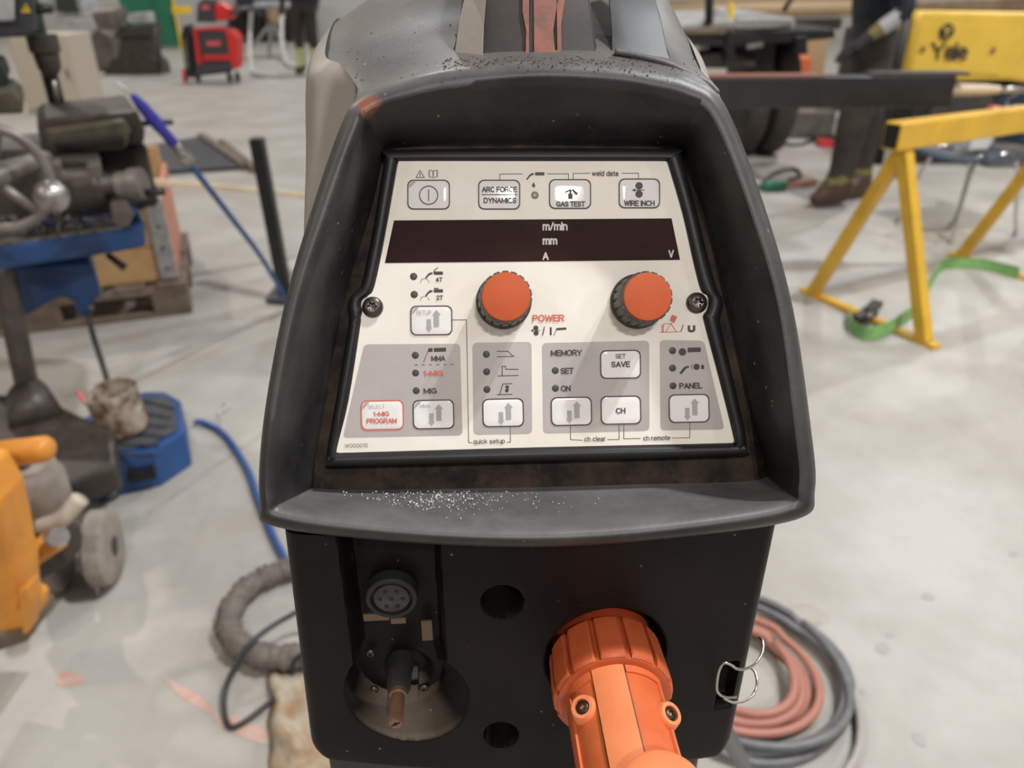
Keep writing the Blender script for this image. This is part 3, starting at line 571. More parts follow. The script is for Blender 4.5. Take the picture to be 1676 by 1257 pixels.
# ---- orange torch plug
px0 = BQ(985, 1052, -30)
plug_axis = MF.copy()
ax = plug_axis; e1 = MR.copy(); e2 = ax.cross(e1); e2 = V((0, 0, 1)) if abs(e2.z) > .9 else e2
def cyl(prof, n=72, fn=None):
    return [[px0 + ax * (t * U) + (e1 * math.cos(2 * PI * k / n) + e2 * math.sin(2 * PI * k / n)) * (r + (fn(k, t) if fn else 0)) * U for k in range(n)] for t, r in prof]
plug = MB().loft(cyl([(-15, 88), (30, 88), (34, 84)]), caps=True).build('torch_plug', 'orange_dark', mach, smooth=40, label='orange plastic torch plug pushed into the socket')
MB().loft(cyl([(26, 84), (28, 90), (80, 91), (112, 93), (122, 94), (124, 88), (124, 78)], 96)).build('collar_nut', 'orange_nut', plug, smooth=40)
for k in range(12):
    a0 = 2 * PI * (k + .12) / 12 ; da = 2 * PI / 12 * .40
    if k in (): continue
    rings = []
    for t, r0, r1 in ((30, 86, 95), (34, 86, 98.5), (106, 86, 101), (116, 86, 100), (120, 86, 96)):
        pts = []
        for r, a in ((r0, -da), (r1 - 1.5, -da), (r1, -da * .86), (r1, 0), (r1, da * .86), (r1 - 1.5, da), (r0, da)):
            pts.append(px0 + ax * (t * U) + (e1 * math.cos(a0 + a) + e2 * math.sin(a0 + a)) * (r * U))
        rings.append(pts)
    MB().loft(rings, caps=True).build('grip_rib', 'orange_nut', plug, smooth=25)
EL = 560
shell = MB().loft(cyl([(112, 74), (114, 79), (118, 81), (200, 80), (260, 79), (330, 80), (EL, 76)], 96)).build('plug_shell', 'orange_plug', plug, smooth=40)
def strip(a0, a1, t0, t1, r0, r1, name, m, par, taper=0):
    rings = []
    for t in [t0 + (t1 - t0) * k / 12 for k in range(13)]:
        A = [a0 + taper * (t - t0) + (a1 - a0) * k / 8 for k in range(9)]
        rings.append([px0 + ax * t * U + (e1 * math.cos(a) + e2 * math.sin(a)) * r0 * U for a in (A[0], A[-1])][:1] + [px0 + ax * t * U + (e1 * math.cos(a) + e2 * math.sin(a)) * r1 * U for a in A] + [px0 + ax * t * U + (e1 * math.cos(A[-1]) + e2 * math.sin(A[-1])) * r0 * U])
    return MB().loft(rings, caps=True).build(name, m, par, smooth=30)
up_ = PI / 2
strip(up_ + .52, up_ - .10, 122, EL, 76, 84.5, 'top_strip', 'orange_strip', plug)
strip(up_ + .56, up_ + .52, 122, EL, 76, 80.6, 'seam', 'seam_brown', plug); strip(up_ - .10, up_ - .14, 122, EL, 76, 81.6, 'seam', 'seam_brown', plug)  # dark brown strips along both edges of the top strip
strip(up_ + 1.22, up_ + .56, 122, 140, 76, 84, 'front_rim', 'orange_plug', plug); strip(up_ - .14, up_ - 1.0, 122, 138, 76, 84, 'front_rim', 'orange_plug', plug)
strip(up_ + 1.30, up_ + 1.18, 122, EL, 76, 84, 'side_rib', 'orange_plug', plug); strip(up_ - .9, up_ - 1.02, 122, EL, 76, 84, 'side_rib', 'orange_plug', plug)
for a, t in ((up_ + .93, 178), (up_ - 1.02, 194)):
    c = px0 + ax * (t * U) + (e1 * math.cos(a) + e2 * math.sin(a)) * 66 * U; dirn = V((0, 0, 1))
    rdir = (e1 * math.cos(a) + e2 * math.sin(a)); dirn = (rdir * .45 + V((0, 0, 1)) * .5 + ax * .25).normalized()
    bs = MB().lathe(c, dirn, [(0, 26 * U), (14 * U, 23 * U), (30 * U, 19 * U), (32 * U, 17 * U), (32 * U, 12 * U), (27 * U, 12 * U)], 36).build('screw_boss', 'orange_strip', plug, smooth=40)
    xx = dirn.orthogonal().normalized(); torx(0, 0, 11.5, 0, (c + dirn * 26 * U, xx * U, dirn.cross(xx) * U, dirn * U), 'plug_steel', bs, 'boss_screw')
# raised thumb pad, lying on top of the shell
cpad = px0 + ax * (352 * U) + e1 * 20 * U
rings = []
for hh, s_ in ((60, 1), (96, 1), (103, .97), (106, .88), (107, .5), (107, .02)):
    rings.append([cpad + (MR * math.cos(a) * 58 * s_ + ax * (math.sin(a) * 60 * s_ if math.sin(a) < 0 else math.sin(a) * 190 * s_)) * U + V((0, 0, 1)) * hh * U for a in [2 * PI * k / 48 for k in range(48)]])
MB().loft(rings, caps=True).build('thumb_pad', 'orange_strip', plug, smooth=40)
# side wings
for sgn, t in ((1, 270), (-1, 300)):
    c = px0 + ax * (t * U) - e1 * 84 * sgn * U
    if sgn > 0: MB().prism([c, c - e1 * 22 * U + ax * 10 * U, c - e1 * 26 * U + ax * 40 * U - MZ * 20 * U, c + ax * 80 * U], -MZ * 26 * U).build('side_wing', 'orange_plug', plug, bev=2 * U)
MB().tube([px0 + ax * (EL - 10) * U, px0 + ax * (EL + 60) * U - MZ * 20 * U, px0 + ax * (EL + 130) * U - MZ * 120 * U, px0 + ax * (EL + 150) * U - MZ * 500 * U, px0 + ax * (EL + 60) * U - MZ * 1500 * U], 45 * U, 16).build('torch_hose', 'rubber', plug, smooth=True)

# ---- wire loops on the right edge
def wire(pts, r=2.6, **k): return MB().tube(catmull(pts, 6), r * U, 10).build('wire_clip', 'wire_steel', mach, smooth=True)
w3 = lambda px, py, f: BQ(px, py, f)
wire([w3(1205,1140,-4), w3(1190,1141,4), w3(1178,1136,6), w3(1173,1126,6), w3(1176,1100,4), w3(1184,1085,4), w3(1195,1087,6), w3(1206,1094,10), w3(1222,1094,4), w3(1238,1084,-20), w3(1248,1066,-40), w3(1248,1048,-60), w3(1242,1043,-70)])
wire([w3(1184,1142,4), w3(1200,1149,8), w3(1218,1147,2), w3(1233,1136,-16), w3(1239,1119,-30), w3(1236,1100,-50), w3(1228,1092,-60)])

# ---- covers behind the hood
def patch(rows, name, m, th=14, smooth=55):
    rr = [catmull([(a, b, h) for a, b, h in r], 8) for r in rows]
    # interpolate along depth
    n = len(rr[0]); R_ = []
    colz = [catmull([rr[j][k] for j in range(len(rr))], 6) for k in range(n)]
    for j in range(len(colz[0])): R_.append([P(*colz[k][j]) for k in range(n)])
    return MB().loft(R_, closed=False).build(name, m, mach, smooth=smooth)
tp = patch([
    [(572,200,60),(590,160,62),(740,116,66),(878,103,68),(1000,107,66),(1132,131,64),(1187,176,60)],
    [(580,160,20),(604,138,20),(740,96,20),(878,84,20),(1000,88,20),(1118,108,20),(1168,136,20)],
    [(556,112,-60),(604,92,-60),(740,62,-60),(878,52,-60),(1000,56,-60),(1095,78,-60),(1152,120,-60)],
    [(530,88,-160),(590,56,-160),(740,20,-160),(878,8,-160),(1000,14,-160),(1085,46,-160),(1142,100,-160)],
    [(552,34,-420),(640,-24,-420),(740,-60,-420),(878,-70,-420),(1000,-66,-420),(1080,-20,-420),(1120,60,-420)],
    [(600,60,-1200),(680,-10,-1200),(760,-40,-1200),(878,-44,-1200),(980,-44,-1200),(1040,-10,-1200),(1070,60,-1200)]], 'top_cover', 'dusty_plastic')
sidel = patch([
    [(500,640,20),(490,570,20),(498,500,20),(520,370,20),(552,280,20),(576,200,22),(582,150,20),(574,126,0)],
    [(505,640,-50),(505,570,-50),(503,500,-50),(505,370,-50),(530,260,-50),(540,180,-50),(548,130,-50),(556,104,-60)],
    [(510,640,-110),(508,570,-110),(504,500,-110),(498,380,-110),(501,250,-110),(501,160,-110),(506,118,-110),(532,88,-120)],
    [(520,640,-420),(520,570,-420),(520,500,-420),(520,380,-420),(520,250,-420),(520,120,-420),(528,70,-420),(552,30,-420)],
    [(600,640,-1200),(600,570,-1200),(600,500,-1200),(600,380,-1200),(600,250,-1200),(600,150,-1200),(600,100,-1200),(602,58,-1200)]], 'side_cover', 'grey_shell', smooth=60)
sider = patch([
    [(1280,640,20),(1268,570,20),(1255,500,20),(1236,370,20),(1216,280,20),(1194,205,22),(1180,160,20),(1160,140,0)],
    [(1262,640,-50),(1250,570,-50),(1240,500,-50),(1222,370,-50),(1200,260,-50),(1186,190,-50),(1168,142,-50),(1150,122,-60)],
    [(1250,640,-110),(1240,570,-110),(1232,500,-110),(1215,380,-110),(1190,250,-110),(1176,180,-110),(1162,130,-110),(1142,100,-120)],
    [(1220,640,-420),(1210,570,-420),(1200,500,-420),(1180,380,-420),(1160,250,-420),(1150,140,-420),(1138,85,-420),(1116,50,-420)],
    [(1080,640,-1200),(1080,570,-1200),(1080,500,-1200),(1076,380,-1200),(1074,250,-1200),(1072,150,-1200),(1070,100,-1200),(1068,58,-1200)]], 'side_cover', 'grey_shell', smooth=60)
# handle post at the front, carried up and back
def qp(pts, h): return [P(a, b, h_) for (a, b), h_ in zip(pts, h if isinstance(h, (list, tuple)) else [h] * len(pts))]
hb = MB()
A = [(742,92),(790,98),(878,98),(968,96),(1000,88),(985,52),(880,40),(750,44)]
def hl(dx0, dx1, y, h, dh):    # one level of the post: left, right x at apparent height y
    xs = [dx0, dx0 + 48, (dx0 + 48 + dx1 - 0) / 2 + 0, dx1 - 4, dx1, dx1 - 10, (dx0 + dx1) / 2, dx0 + 8]
    hs = [h - 30, h, h + 4, h, h - 20, h - dh, h - dh, h - dh]; ys = [y + 0, y + 6, y + 7, y + 4, y, y - dh * .30, y - dh * .33, y - dh * .3]
    return [P(a, b, c_) for a, b, c_ in zip(xs, ys, hs)]
hb.loft([hl(738, 982, 92, 18, 90), hl(745, 975, 70, 12, 80), hl(752, 970, 30, 8, 80), hl(760, 962, -25, 0, 80), hl(768, 950, -70, -20, 90), hl(772, 940, -95, -90, 100), hl(775, 930, -105, -420, 100), hl(775, 930, -60, -600, 100)], caps=True)
handle = hb.build('carry_handle', 'handle_plastic', mach, smooth=35, bev=3 * U)
def onh(pts, h, off=2): return [P(a, b, h + off) for a, b in pts]
MB().prism(qp([(744,90),(790,99),(792,40),(797,-20),(765,-22),(752,30)], [-6,20,14,6,-24,-18]), PN * 3 * U).build('pale_face', 'grey_shell', handle, bev=1 * U, label='pale grey side of the handle')  # pale grey sheet laid over the handle's left facet
MB().prism(qp([(866,100),(871,100),(872,-30),(868,-30)], [22,22,6,6]), PN * 1.5 * U).build('groove', 'hole_black', handle)
def smear(pts, h=22, n='paint_smear', par=handle, m='paint_red'):
    MB().prism(qp(pts, [h - max(0, 100 - q) * .125 for p, q in pts]), PN * 2.2 * U).build(n, m, par, label='dull red paint smear')
smear([(860,96),(866,96),(866,-30),(856,-30),(855,20),(861,50)]); smear([(874,96),(882,97),(955,99),(930,88),(908,82),(905,50),(911,10),(910,-30),(873,-30)]) ; smear([(912,84),(919,84),(918,40),(923,8),(930,-30),(920,-30),(911,10)])
# rib right of the handle
MB().loft([qp([(1000,92),(1046,102),(1104,112),(1096,88),(1040,60),(1010,66)], [10,14,8,-30,-60,-40]), qp([(1000,50),(1030,72),(1094,86),(1080,50),(1040,20),(1010,30)], [-10,0,-6,-40,-80,-60]),
           qp([(996,0),(1018,20),(1082,30),(1070,-10),(1030,-20),(1005,-12)], [-30,-20,-30,-70,-100,-90]), qp([(985,-60),(1004,-50),(1062,-40),(1050,-70),(1020,-80),(995,-70)], [-80,-70,-80,-130,-160,-140])], caps=True).build('cover_rib', 'rib_plastic', mach, smooth=35, bev=3 * U)
# cover flap edge over a dark slit
MB().tube(catmull([P(1006,84,26), P(1046,92,28), P(1090,104,30), P(1130,122,32), P(1160,138,36), P(1174,152,40)], 6), 5.5 * U, 8).build('cover_lip', 'dusty_plastic', mach, smooth=True)
MB().tube(catmull([P(1030,96,28), P(1066,104,30), P(1110,121,32), P(1140,134,36), P(1160,148,42)], 6), 3.2 * U, 6).build('slit', 'hole_black', mach, smooth=True)
# crumbs of dirt lying on the covers round the handle
from mathutils.bvhtree import BVHTree
def bvh(o):
    me = o.data; return BVHTree.FromPolygons([v.co + ORG[o.name] for v in me.vertices], [tuple(p.vertices) for p in me.polygons])
bv = [bvh(tp), bvh(hood)]
def hit(px, py):
    d = ray(px, py).normalized(); best = None
    for t_ in bv:
        r = t_.ray_cast(CAM, d)
        if r[0] is not None and (best is None or r[3] < best[3]): best = r
    return best
random.seed(5); cb = MB()
for i in range(620):
    if i < 330: x = random.gauss(random.choice((750, 790, 860, 930, 975)), 22); y = random.gauss(99, 5) + abs(x - 878) * .03
    elif i < 420: x = random.gauss(1040, 60); y = random.gauss(105, 8)
    else: x = random.uniform(560, 1150); y = random.uniform(40, 135)
    r_ = hit(x, y)
    if not r_ or (r_[1].z if r_[1].z > 0 else -r_[1].z) < .35: continue
    s_ = random.choice((.5, .7, 1.0, 1.7)) * random.uniform(.7, 1.2); cb.box(r_[0] + V((0, 0, .3 * U)), (s_ * U * random.uniform(1, 2.6), s_ * U, s_ * U), Matrix.Rotation(i * 1.3, 3, 'Z'))
cb.build('dirt_crumbs', 'crumb', mach, kind='stuff')

# ---- power source and cart under the front body
zt = zb + 6
pw = MB(); 
def C8(u0, u1, f0, f1, z0, z1): return B((u0 + u1) / 2, (f0 + f1) / 2, (z0 + z1) / 2), ((u1 - u0) * U, (f1 - f0) * U, (z1 - z0) * U)
zfloor = -B0.z / U
uc = (uL2 + uR2) / 2
c, d = C8(uc - 395, uc + 372, -1500, -70, zfloor + 520, zt); pw.box(c, d, YA)
pw.build('power_source', 'black_steel', mach, bev=12 * U)
c, d = C8(uc - 420, uc + 400, -1700, -40, zfloor + 430, zfloor + 522); MB().box(c, d, YA).build('cart_deck', 'black_steel', mach, bev=4 * U)
for su in (-1, 1):
    for f in (-250, -1450):
        c0 = B(uc + su * 370, f, zfloor + 240)
        wl = MB().lathe(c0 - MR * 45 * U, MR, [(0, 150 * U), (10 * U, 236 * U), (40 * U, 240 * U), (80 * U, 236 * U), (90 * U, 150 * U)], 32).build('wheel', 'rubber', mach, smooth=40)
        MB().bar(c0 - MR * su * 70 * U, B(uc + su * 300, f, zfloor + 440), 40 * U).build('fork', 'black_steel', wl)
# ================================================================== the workshop behind
def bx(mb, a, b, rot=None, mi=0):
    a, b = V(a), V(b); return mb.box((a + b) / 2, [abs(b[i] - a[i]) for i in range(3)], rot, mi)
def slab(pts, y, th, name, m, parent=None, bev=.004, sh=0, **k):
    if parent is not None and parent.name == 'milling_machine': sh = -.55
    return MB().prism([AT(px, py, y) for px, py in pts], (sh * th, th, 0)).build(name, m, parent, bev=bev, **k)
def pipe(pts, r, name, m, parent=None, n=10, sm_=8, **k):
    return MB().tube(catmull(pts, sm_), r, n).build(name, m, parent, smooth=True, **k)
def one(o, label, cat, group=None): tag(o, label, cat, group); return o

# ---- floor marks
def blot(cx, cy, rx, ry, m, name='floor_blot', rot=0, sd=1):
    pts = []
    for k in range(28):
        a = 2 * PI * k / 28; q = 1 + .28 * noise.noise(V((math.cos(a) * 1.3, math.sin(a) * 1.3, sd * 7.3)))
        x, y = rx * q * math.cos(a), ry * q * math.sin(a); pts.append(FL(cx + x * math.cos(rot) - y * math.sin(rot), cy + x * math.sin(rot) + y * math.cos(rot), .0004))
    return MB().prism(pts, (0, 0, .0006)).build(name, m, fl)
blot(114, 1112, 22, 13, 'stain_red', 'paint_mark', 0, 1); blot(312, 1140, 46, 8, 'stain_red', 'paint_mark', .6, 2); blot(400, 1192, 60, 13, 'stain_red', 'paint_mark', .42, 3)
for i, (x, y, a, b_, r) in enumerate([(1446,1061,14,9,.3),(1457,1038,9,5,.2),(1519,976,11,6,.2),(1412,1130,7,4,0),(1384,1100,16,6,.9),(1505,1210,14,8,.7),(1660,906,8,5,0)]): blot(x, y, a, b_, 'stain', 'floor_blot', r, i + 5)
blot(1318, 1005, 42, 18, 'floor_brown', 'floor_blot', .2, 21); blot(1345, 300, 60, 14, 'floor_brown', 'floor_blot', .1, 22); blot(1560, 385, 90, 17, 'floor_brown', 'floor_blot', .15, 23); blot(420, 520, 60, 5, 'floor_brown', 'floor_blot', .05, 24)  # flat uneven blots, browner than the concrete round them
MB().prism([FL(240, 838, .0004), FL(430, 705, .0004), FL(434, 709, .0004), FL(243, 843, .0004)], (0, 0, .0006)).build('floor_joint', 'floor_brown', fl)

# ---- mill with blue trays (left)
ml = thing('milling_machine', FL(100, 760), 'brown and blue milling machine with handwheel, standing on a blue floor tray', 'machine')
def planp(pts, z0, z1, name, m, parent, bev=.006, **k):      # pts: floor pixels at height z1, extruded down to z0
    return MB().prism([FL(px, py, z1) for px, py in pts], (0, 0, z0 - z1)).build(name, m, parent, bev=bev, **k)
base = planp([(-60,700),(120,690),(235,640),(270,640),(296,655),(302,705),(250,738),(60,780),(-60,790)], 0, .12, 'floor_tray', 'blue_paint', ml)
MB().prism([FL(px, py, .123) for px, py in ((-40,712),(150,690),(240,650),(268,648),(284,660),(290,704),(245,728),(60,766),(-40,775))], (0, 0, .004)).build('rubber_pad', 'rubber_mat', base, bev=.002)
for k in range(6):
    a = V((235 - 14 * k, 655 + 18 * k)); b_ = V((285 - 6 * k, 668 + 15 * k)); MB().bar(FL(*a, .129), FL(*b_, .129), .008, .004).build('pad_rib', 'rubber', base)
c = FL(232, 775, .06); MB().box(c, (.07, .02, .035), .35).build('slot', 'hole_black', base, bev=.003)
planp([(-40,640),(75,650),(185,705),(190,760),(110,790),(-40,760)], .12, .20, 'cast_foot', 'iron_brown', ml, .012)
MB().tube([FL(62, 690, .20), AT(45, 645, 1.93), AT(38, 640, 1.93)], [.07, .055, .05], 20).build('foot_collar', 'iron_brown', ml, smooth=True)
pipe([AT(62, 705, 1.95), AT(42, 620, 1.97), AT(2, 430, 2.03)], .031, 'leg', 'iron_brown', ml, 16)
MB().lathe(AT(52, 655, 1.95), V((0, 0, 1)), [(0, .042), (.05, .042)], 20).build('leg_collar', 'iron_grey', ml, smooth=40)
slab([(-60,440),(150,428),(162,462),(166,482),(148,500),(140,520),(128,516),(118,490),(96,487),(30,525),(-60,540)], 2.12, .34, 'lower_casting', 'blue_paint', ml, .01)
slab([(-80,415),(200,376),(236,362),(240,402),(200,412),(-80,455)], 2.0, .50, 'chip_tray', 'blue_paint', ml, .008)
MB().prism([AT(px, py, y) for px, py, y in ((-80,408,2.01),(236,364,2.01),(219,318,2.44),(-80,350,2.44))], (0, 0, -.02)).build('swarf_bed', 'swarf', ml)
random.seed(11); sw = MB()
for i in range(260):
    p = AT(random.uniform(-10, 225), 0, 2.0); y = random.uniform(2.03, 2.44); q = AT(random.uniform(-10, 222), random.uniform(352, 390), y)
    sw.box(q + V((0, 0, .0)), (random.uniform(.006, .03), .008, .008), Matrix.Rotation(i, 3, 'Y'))
sw.build('metal_chips', 'swarf', ml, kind='stuff')
slab([(-60,250),(240,235),(258,318),(262,335),(215,350),(-60,372)], 2.2, .26, 'knee_casting', 'iron_brown', ml, .012)
slab([(60,205),(75,194),(225,180),(238,212),(236,235),(70,250)], 2.14, .30, 'table', 'iron_brown', ml, .008)
slab([(74,214),(205,196),(214,214),(206,244),(86,252)], 2.10, .05, 'table_slide', 'olive_iron', ml, .006)
slab([(84,232),(202,222),(204,236),(90,246)], 2.085, .03, 'slide_recess', 'black_steel', ml, .004)
slab([(58,262),(165,256),(170,300),(150,308),(70,305)], 2.04, .14, 'cross_slide', 'iron_brown', ml, .01)
slab([(62,268),(100,264),(104,284),(140,282),(142,270),(166,268),(166,296),(64,300)], 1.99, .06, 'slide_cap', 'iron_grey', ml, .006)
MB().tube([AT(110, 318, 2.02), AT(170, 305, 2.02), AT(172, 303, 2.02), AT(238, 298, 2.04)], [.045, .045, .028, .028], 20).build('feed_screw_housing', 'iron_brown', ml, smooth=40)
MB().tube([AT(196, 303, 2.0), AT(214, 301, 2.0), AT(216, 301, 2.0), AT(234, 299, 2.0)], [.034, .034, .040, .040], 20).build('dial', 'iron_grey', ml, smooth=40, label='bright graduated dial')
MB().tube([AT(236, 316, 2.0), AT(268, 312, 2.0)], .011, 10).build('crank_stub', 'black_steel', ml, smooth=True)
MB().tube([AT(225, 202, 2.2), AT(282, 199, 2.2)], .008, 8).build('stop_rod', 'black_steel', ml, smooth=True)
MB().tube([AT(175, 416, 2.1), AT(205, 438, 2.1)], [.008, .012], 8).build('tray_lever', 'black_steel', ml, smooth=True)
slab([(180,330),(205,326),(222,350),(210,372),(186,368)], 1.99, .05, 'bracket', 'iron_grey', ml, .006)
# handwheel
hc = AT(-12, 292, 1.80); R1_ = .118; hw = []
for k in range(48):
    a = 2 * PI * k / 48; hw.append(hc + V((math.cos(a) * .95, math.cos(a) * .3, math.sin(a))) * R1_)
MB().tube(hw, .0125, 12, closed=True).build('handwheel', 'iron_grey', ml, smooth=True)
for a in (rad(-50), rad(70), rad(190)): MB().tube([hc, hc + V((math.cos(a) * .95, math.cos(a) * .3, math.sin(a))) * R1_], .011, 10).build('spoke', 'iron_grey', ml, smooth=True)
MB().lathe(hc + V((0, -.02, 0)), (0, 1, 0), [(0, .024), (.02, .03), (.25, .02)], 20).build('wheel_hub', 'iron_grey', ml, smooth=40)
MB().tube([AT(62, 312, 1.79), AT(84, 322, 1.76)], .01, 10).build('crank_pin', 'iron_grey', ml, smooth=True)
MB().ball(AT(85, 321, 1.76) + V((0, 0, 0)), .038, 20).build('crank_knob', 'steel', ml, smooth=True)
o = pipe([AT(145, 505, 2.15), AT(150, 540, 2.12), AT(172, 610, 2.05), AT(192, 680, 2.0), AT(205, 750, 1.9), FL(195, 800, .02), FL(165, 822, .01)], .0085, 'mill_cable', 'cable_black', ml)
# rusty can on the tray
tcz = .1345; cc0 = FL(205, 700, tcz)
cn = thing('can', cc0, 'open rusty tin can with drips down its side on the blue tray', 'can')
MB().lathe(cc0, V((-.10, -.03, 1)), [(0, .062), (.002, .066), (.125, .070), (.128, .073), (.131, .070), (.128, .066), (.01, .061), (.01, .001)], 36, caps=False).build('can_body', 'rust', cn, smooth=40)
mk_ = MB().tube([cc0 + V((-.04, -.03, .03)), cc0 + V((-.075, -.05, .145))], .006, 8).build('marker_pen', 'pink_print', smooth=True, label='pink marker pen standing in the rusty can', cat='pen')

# ---- pillar drill
pd = ml
cpos = AT(98, 186, 2.42)
MB().tube([V((cpos.x, 2.42, cpos.z - .06)), V((cpos.x, 2.42, 1.5))], .022, 20).build('column', 'pillar_green', pd, smooth=True)
slab([(-60,-60),(56,-60),(62,56),(50,60),(-60,64)], 2.25, .30, 'milling_head', 'dark_case', pd, .012)
slab([(-60,-60),(22,-60),(24,34),(-60,36)], 2.22, .03, 'motor_cover', 'pale_metal', pd, .006)
MB().tube([AT(56, 14, 2.27), AT(84, 13, 2.27)], [.014, .012], 10).build('feed_knob', 'black_steel', pd, smooth=True)
tri = [AT(34, 20, 2.24), AT(49, 20, 2.24), AT(41.5, 6, 2.24)]; MB().prism(tri, (0, .003, 0)).build('warning_sign', 'yellow_sign', pd)
MB().prism([AT(40.5, 17, 2.238), AT(42.5, 17, 2.238), AT(42.5, 10, 2.238), AT(40.5, 10, 2.238)], (0, .002, 0)).build('sign_mark', 'ink', pd)
def vert(px, y, ys): return [AT(px, q, y) for q in ys]
a_, b_, c_, d_ = vert(34, 2.25, (60, 92, 118, 134)); MB().lathe(V((a_.x, a_.y + .1, d_.z)), (0, 0, 1), [(0, .012), (c_.z - d_.z, .030), (b_.z - d_.z, .034), (b_.z - d_.z + .005, .04), (a_.z - d_.z, .04)], 24).build('chuck', 'iron_brown', pd, smooth=40)
e_ = AT(48, 176, 2.25); MB().tube([V((a_.x, a_.y + .1, d_.z)), V((a_.x, a_.y + .1, e_.z))], .007, 8).build('drill_bit', 'steel', pd, smooth=True)
slab([(-60,150),(20,145),(34,160),(40,186),(-60,190)], 2.15, .25, 'work_block', 'olive_iron', pd, .01)
slab([(-60,100),(4,100),(14,126),(8,150),(-60,150)], 2.2, .2, 'vise_block', 'pillar_green', pd, .01)

# ---- far left
cb0 = FL(98, 186); hcab = AT(98, 56, cb0.y).z
o = MB(); bx(o, (cb0.x - .33, cb0.y, 0), (cb0.x + .27, cb0.y + .5, hcab)); cab = thing('cabinet', cb0, 'beige metal cabinet standing behind the milling machine', 'cabinet')
o.build('carcass', 'beige_cab', cab, bev=.01); o = MB(); bx(o, (cb0.x - .30, cb0.y - .015, .05), (cb0.x + .24, cb0.y, hcab - .04)); o.build('door', 'beige_cab', cab, bev=.004); MB().box((cb0.x + .2, cb0.y - .025, .4), (.02, .02, .1)).build('handle', 'steel', cab)
lp = FL(213, 122); lt = thing('lathe', lp, 'dark brown old lathe standing before the green wall panel', 'machine'); s = 11.9 / 1260 * 1.12
def rel(px, py, y): return AT(px, py, y)
def blk(px0, py0, px1, py1, y, th, name, m, parent, bev=.01, **k):
    pm = (py0 + py1) / 2; a, b = AT(px0, py1, y), AT(px1, py0, y); a.x = AT(px0, pm, y).x; b.x = AT(px1, pm, y).x; o = MB(); bx(o, (a.x, y, a.z), (b.x, y + th, b.z)); return o.build(name, m, parent, bev=bev, **k)
Y = lp.y
slab([(168,124),(180,98),(192,92),(196,60),(246,56),(250,92),(262,104),(266,124)], Y, .35, 'pedestal', 'iron_brown', lt, .02)
slab([(186,62),(188,50),(245,38),(248,58)], Y - .05, .4, 'bed', 'iron_brown', lt, .02)
slab([(205,38),(208,22),(238,20),(242,38)], Y, .3, 'headstock', 'pale_metal', lt, .02)
MB().tube([AT(160, 30, Y), AT(205, 28, Y)], [.14, .16], 16).build('chuck', 'iron_grey', lt, smooth=40)
MB().tube([AT(252, 44, Y), AT(262, 110, Y)], .03, 8).build('feed_rod', 'iron_brown', lt, smooth=True)
sm_ = thing('sander', FL(135, 112), 'pale grey machine with a sloping window beside the old lathe', 'machine'); Y2 = FL(135, 112).y
slab([(85,100),(88,40),(95,30),(150,30),(160,50),(168,108)], Y2, .8, 'cabinet_body', 'pale_metal', sm_, .02)
slab([(82,22),(80,-20),(130,-20),(140,28),(92,30)], Y2 + .2, .6, 'hood_case', 'pale_metal', sm_, .02); slab([(92,18),(90,-10),(120,-10),(128,20)], Y2 + .15, .04, 'viewing_window', 'led', sm_)
slab([(150,112),(146,60),(160,44),(182,60),(184,112)], Y2 - .4, .5, 'side_bin', 'iron_grey', sm_, .02)
gp = FL(262, 78); o = blk(196, -60, 278, 76, 16.5, .15, 'green_panel', 'green_paint', None, .01); one(o, 'dark green upright panel behind the lathe', 'panel')
o = blk(281, 10, 312, 22, 16.4, .05, 'yellow_board', 'yellow_sign', D.objects['green_panel'])
o = blk(281, -80, 284, 84, 16.2, .06, 'yellow_post', 'yellow_sign', None); one(o, 'thin yellow edge post beside the green panel', 'post')
# benches in the distance
def bench(px0, px1, pyt, pyb, y, name, m, label, cat='bench', th=.8):
    t = thing(name, AT((px0 + px1) / 2, pyb, y).xy.to_3d(), label, cat); a = AT(px0, pyt, y); b = AT(px1, pyt, y); o = MB(); bx(o, (a.x, y, a.z - .06), (b.x, y + th, a.z)); o.build('bench_top', m, t, bev=.01)
    for x in (a.x + .05, b.x - .05):
        for yy in (y + .05, y + th - .05): MB().bar((x, yy, 0), (x, yy, a.z - .06), .06).build('leg', 'black_steel', t)
    return t
Yb = FL(430, 66).y
t = bench(385, 500, 14, 66, Yb - .8, 'workbench', 'dark_blue_back', 'long dark workbench far behind the red welder')
o = MB(); a = AT(388, -30, Yb); b = AT(500, 8, Yb); bx(o, (a.x, Yb - .3, b.z), (b.x, Yb - .1, a.z)); o.build('back_board', 'dark_blue_back', t)
random.seed(2)
for k in range(5):
    x = AT(395 + 20 * k, 60, Yb).x; o = MB().box((x, Yb - .3, .35), (.2, .3, .68)).build('drawer_block', random.choice(('black_steel', 'iron_grey', 'dark_case')), t, bev=.01)
gp = FL(450, 96); gr = thing('bench_grinder', gp, 'grey grinder with a tan housing on a splayed stand near the far worker', 'grinder'); Y = gp.y
blk(415, 3, 468, 12, Y, .5, 'table_plate', 'pale_metal', gr); MB().lathe(V((AT(446, 20, Y).x, Y + .2, AT(446, 40, Y).z)), (0, 0, 1), [(0, .10), (.12, .15), (.3, .17)], 20).build('housing', 'ply', gr, smooth=40)
for q in (410, 440, 470): MB().bar(AT(444, 36, Y), AT(q, 94 if q == 440 else 80, Y) * 1, .05).build('leg', 'galv', gr)
pipe([AT(412, 12, Y), AT(409, 60, Y), AT(411, 105, Y - 1), FL(420, 122, .03), FL(480, 121, .03)], .035, 'air_hose', 'pale_hose', None, label='pale hose hanging down beside the grinder stand', cat='hose')
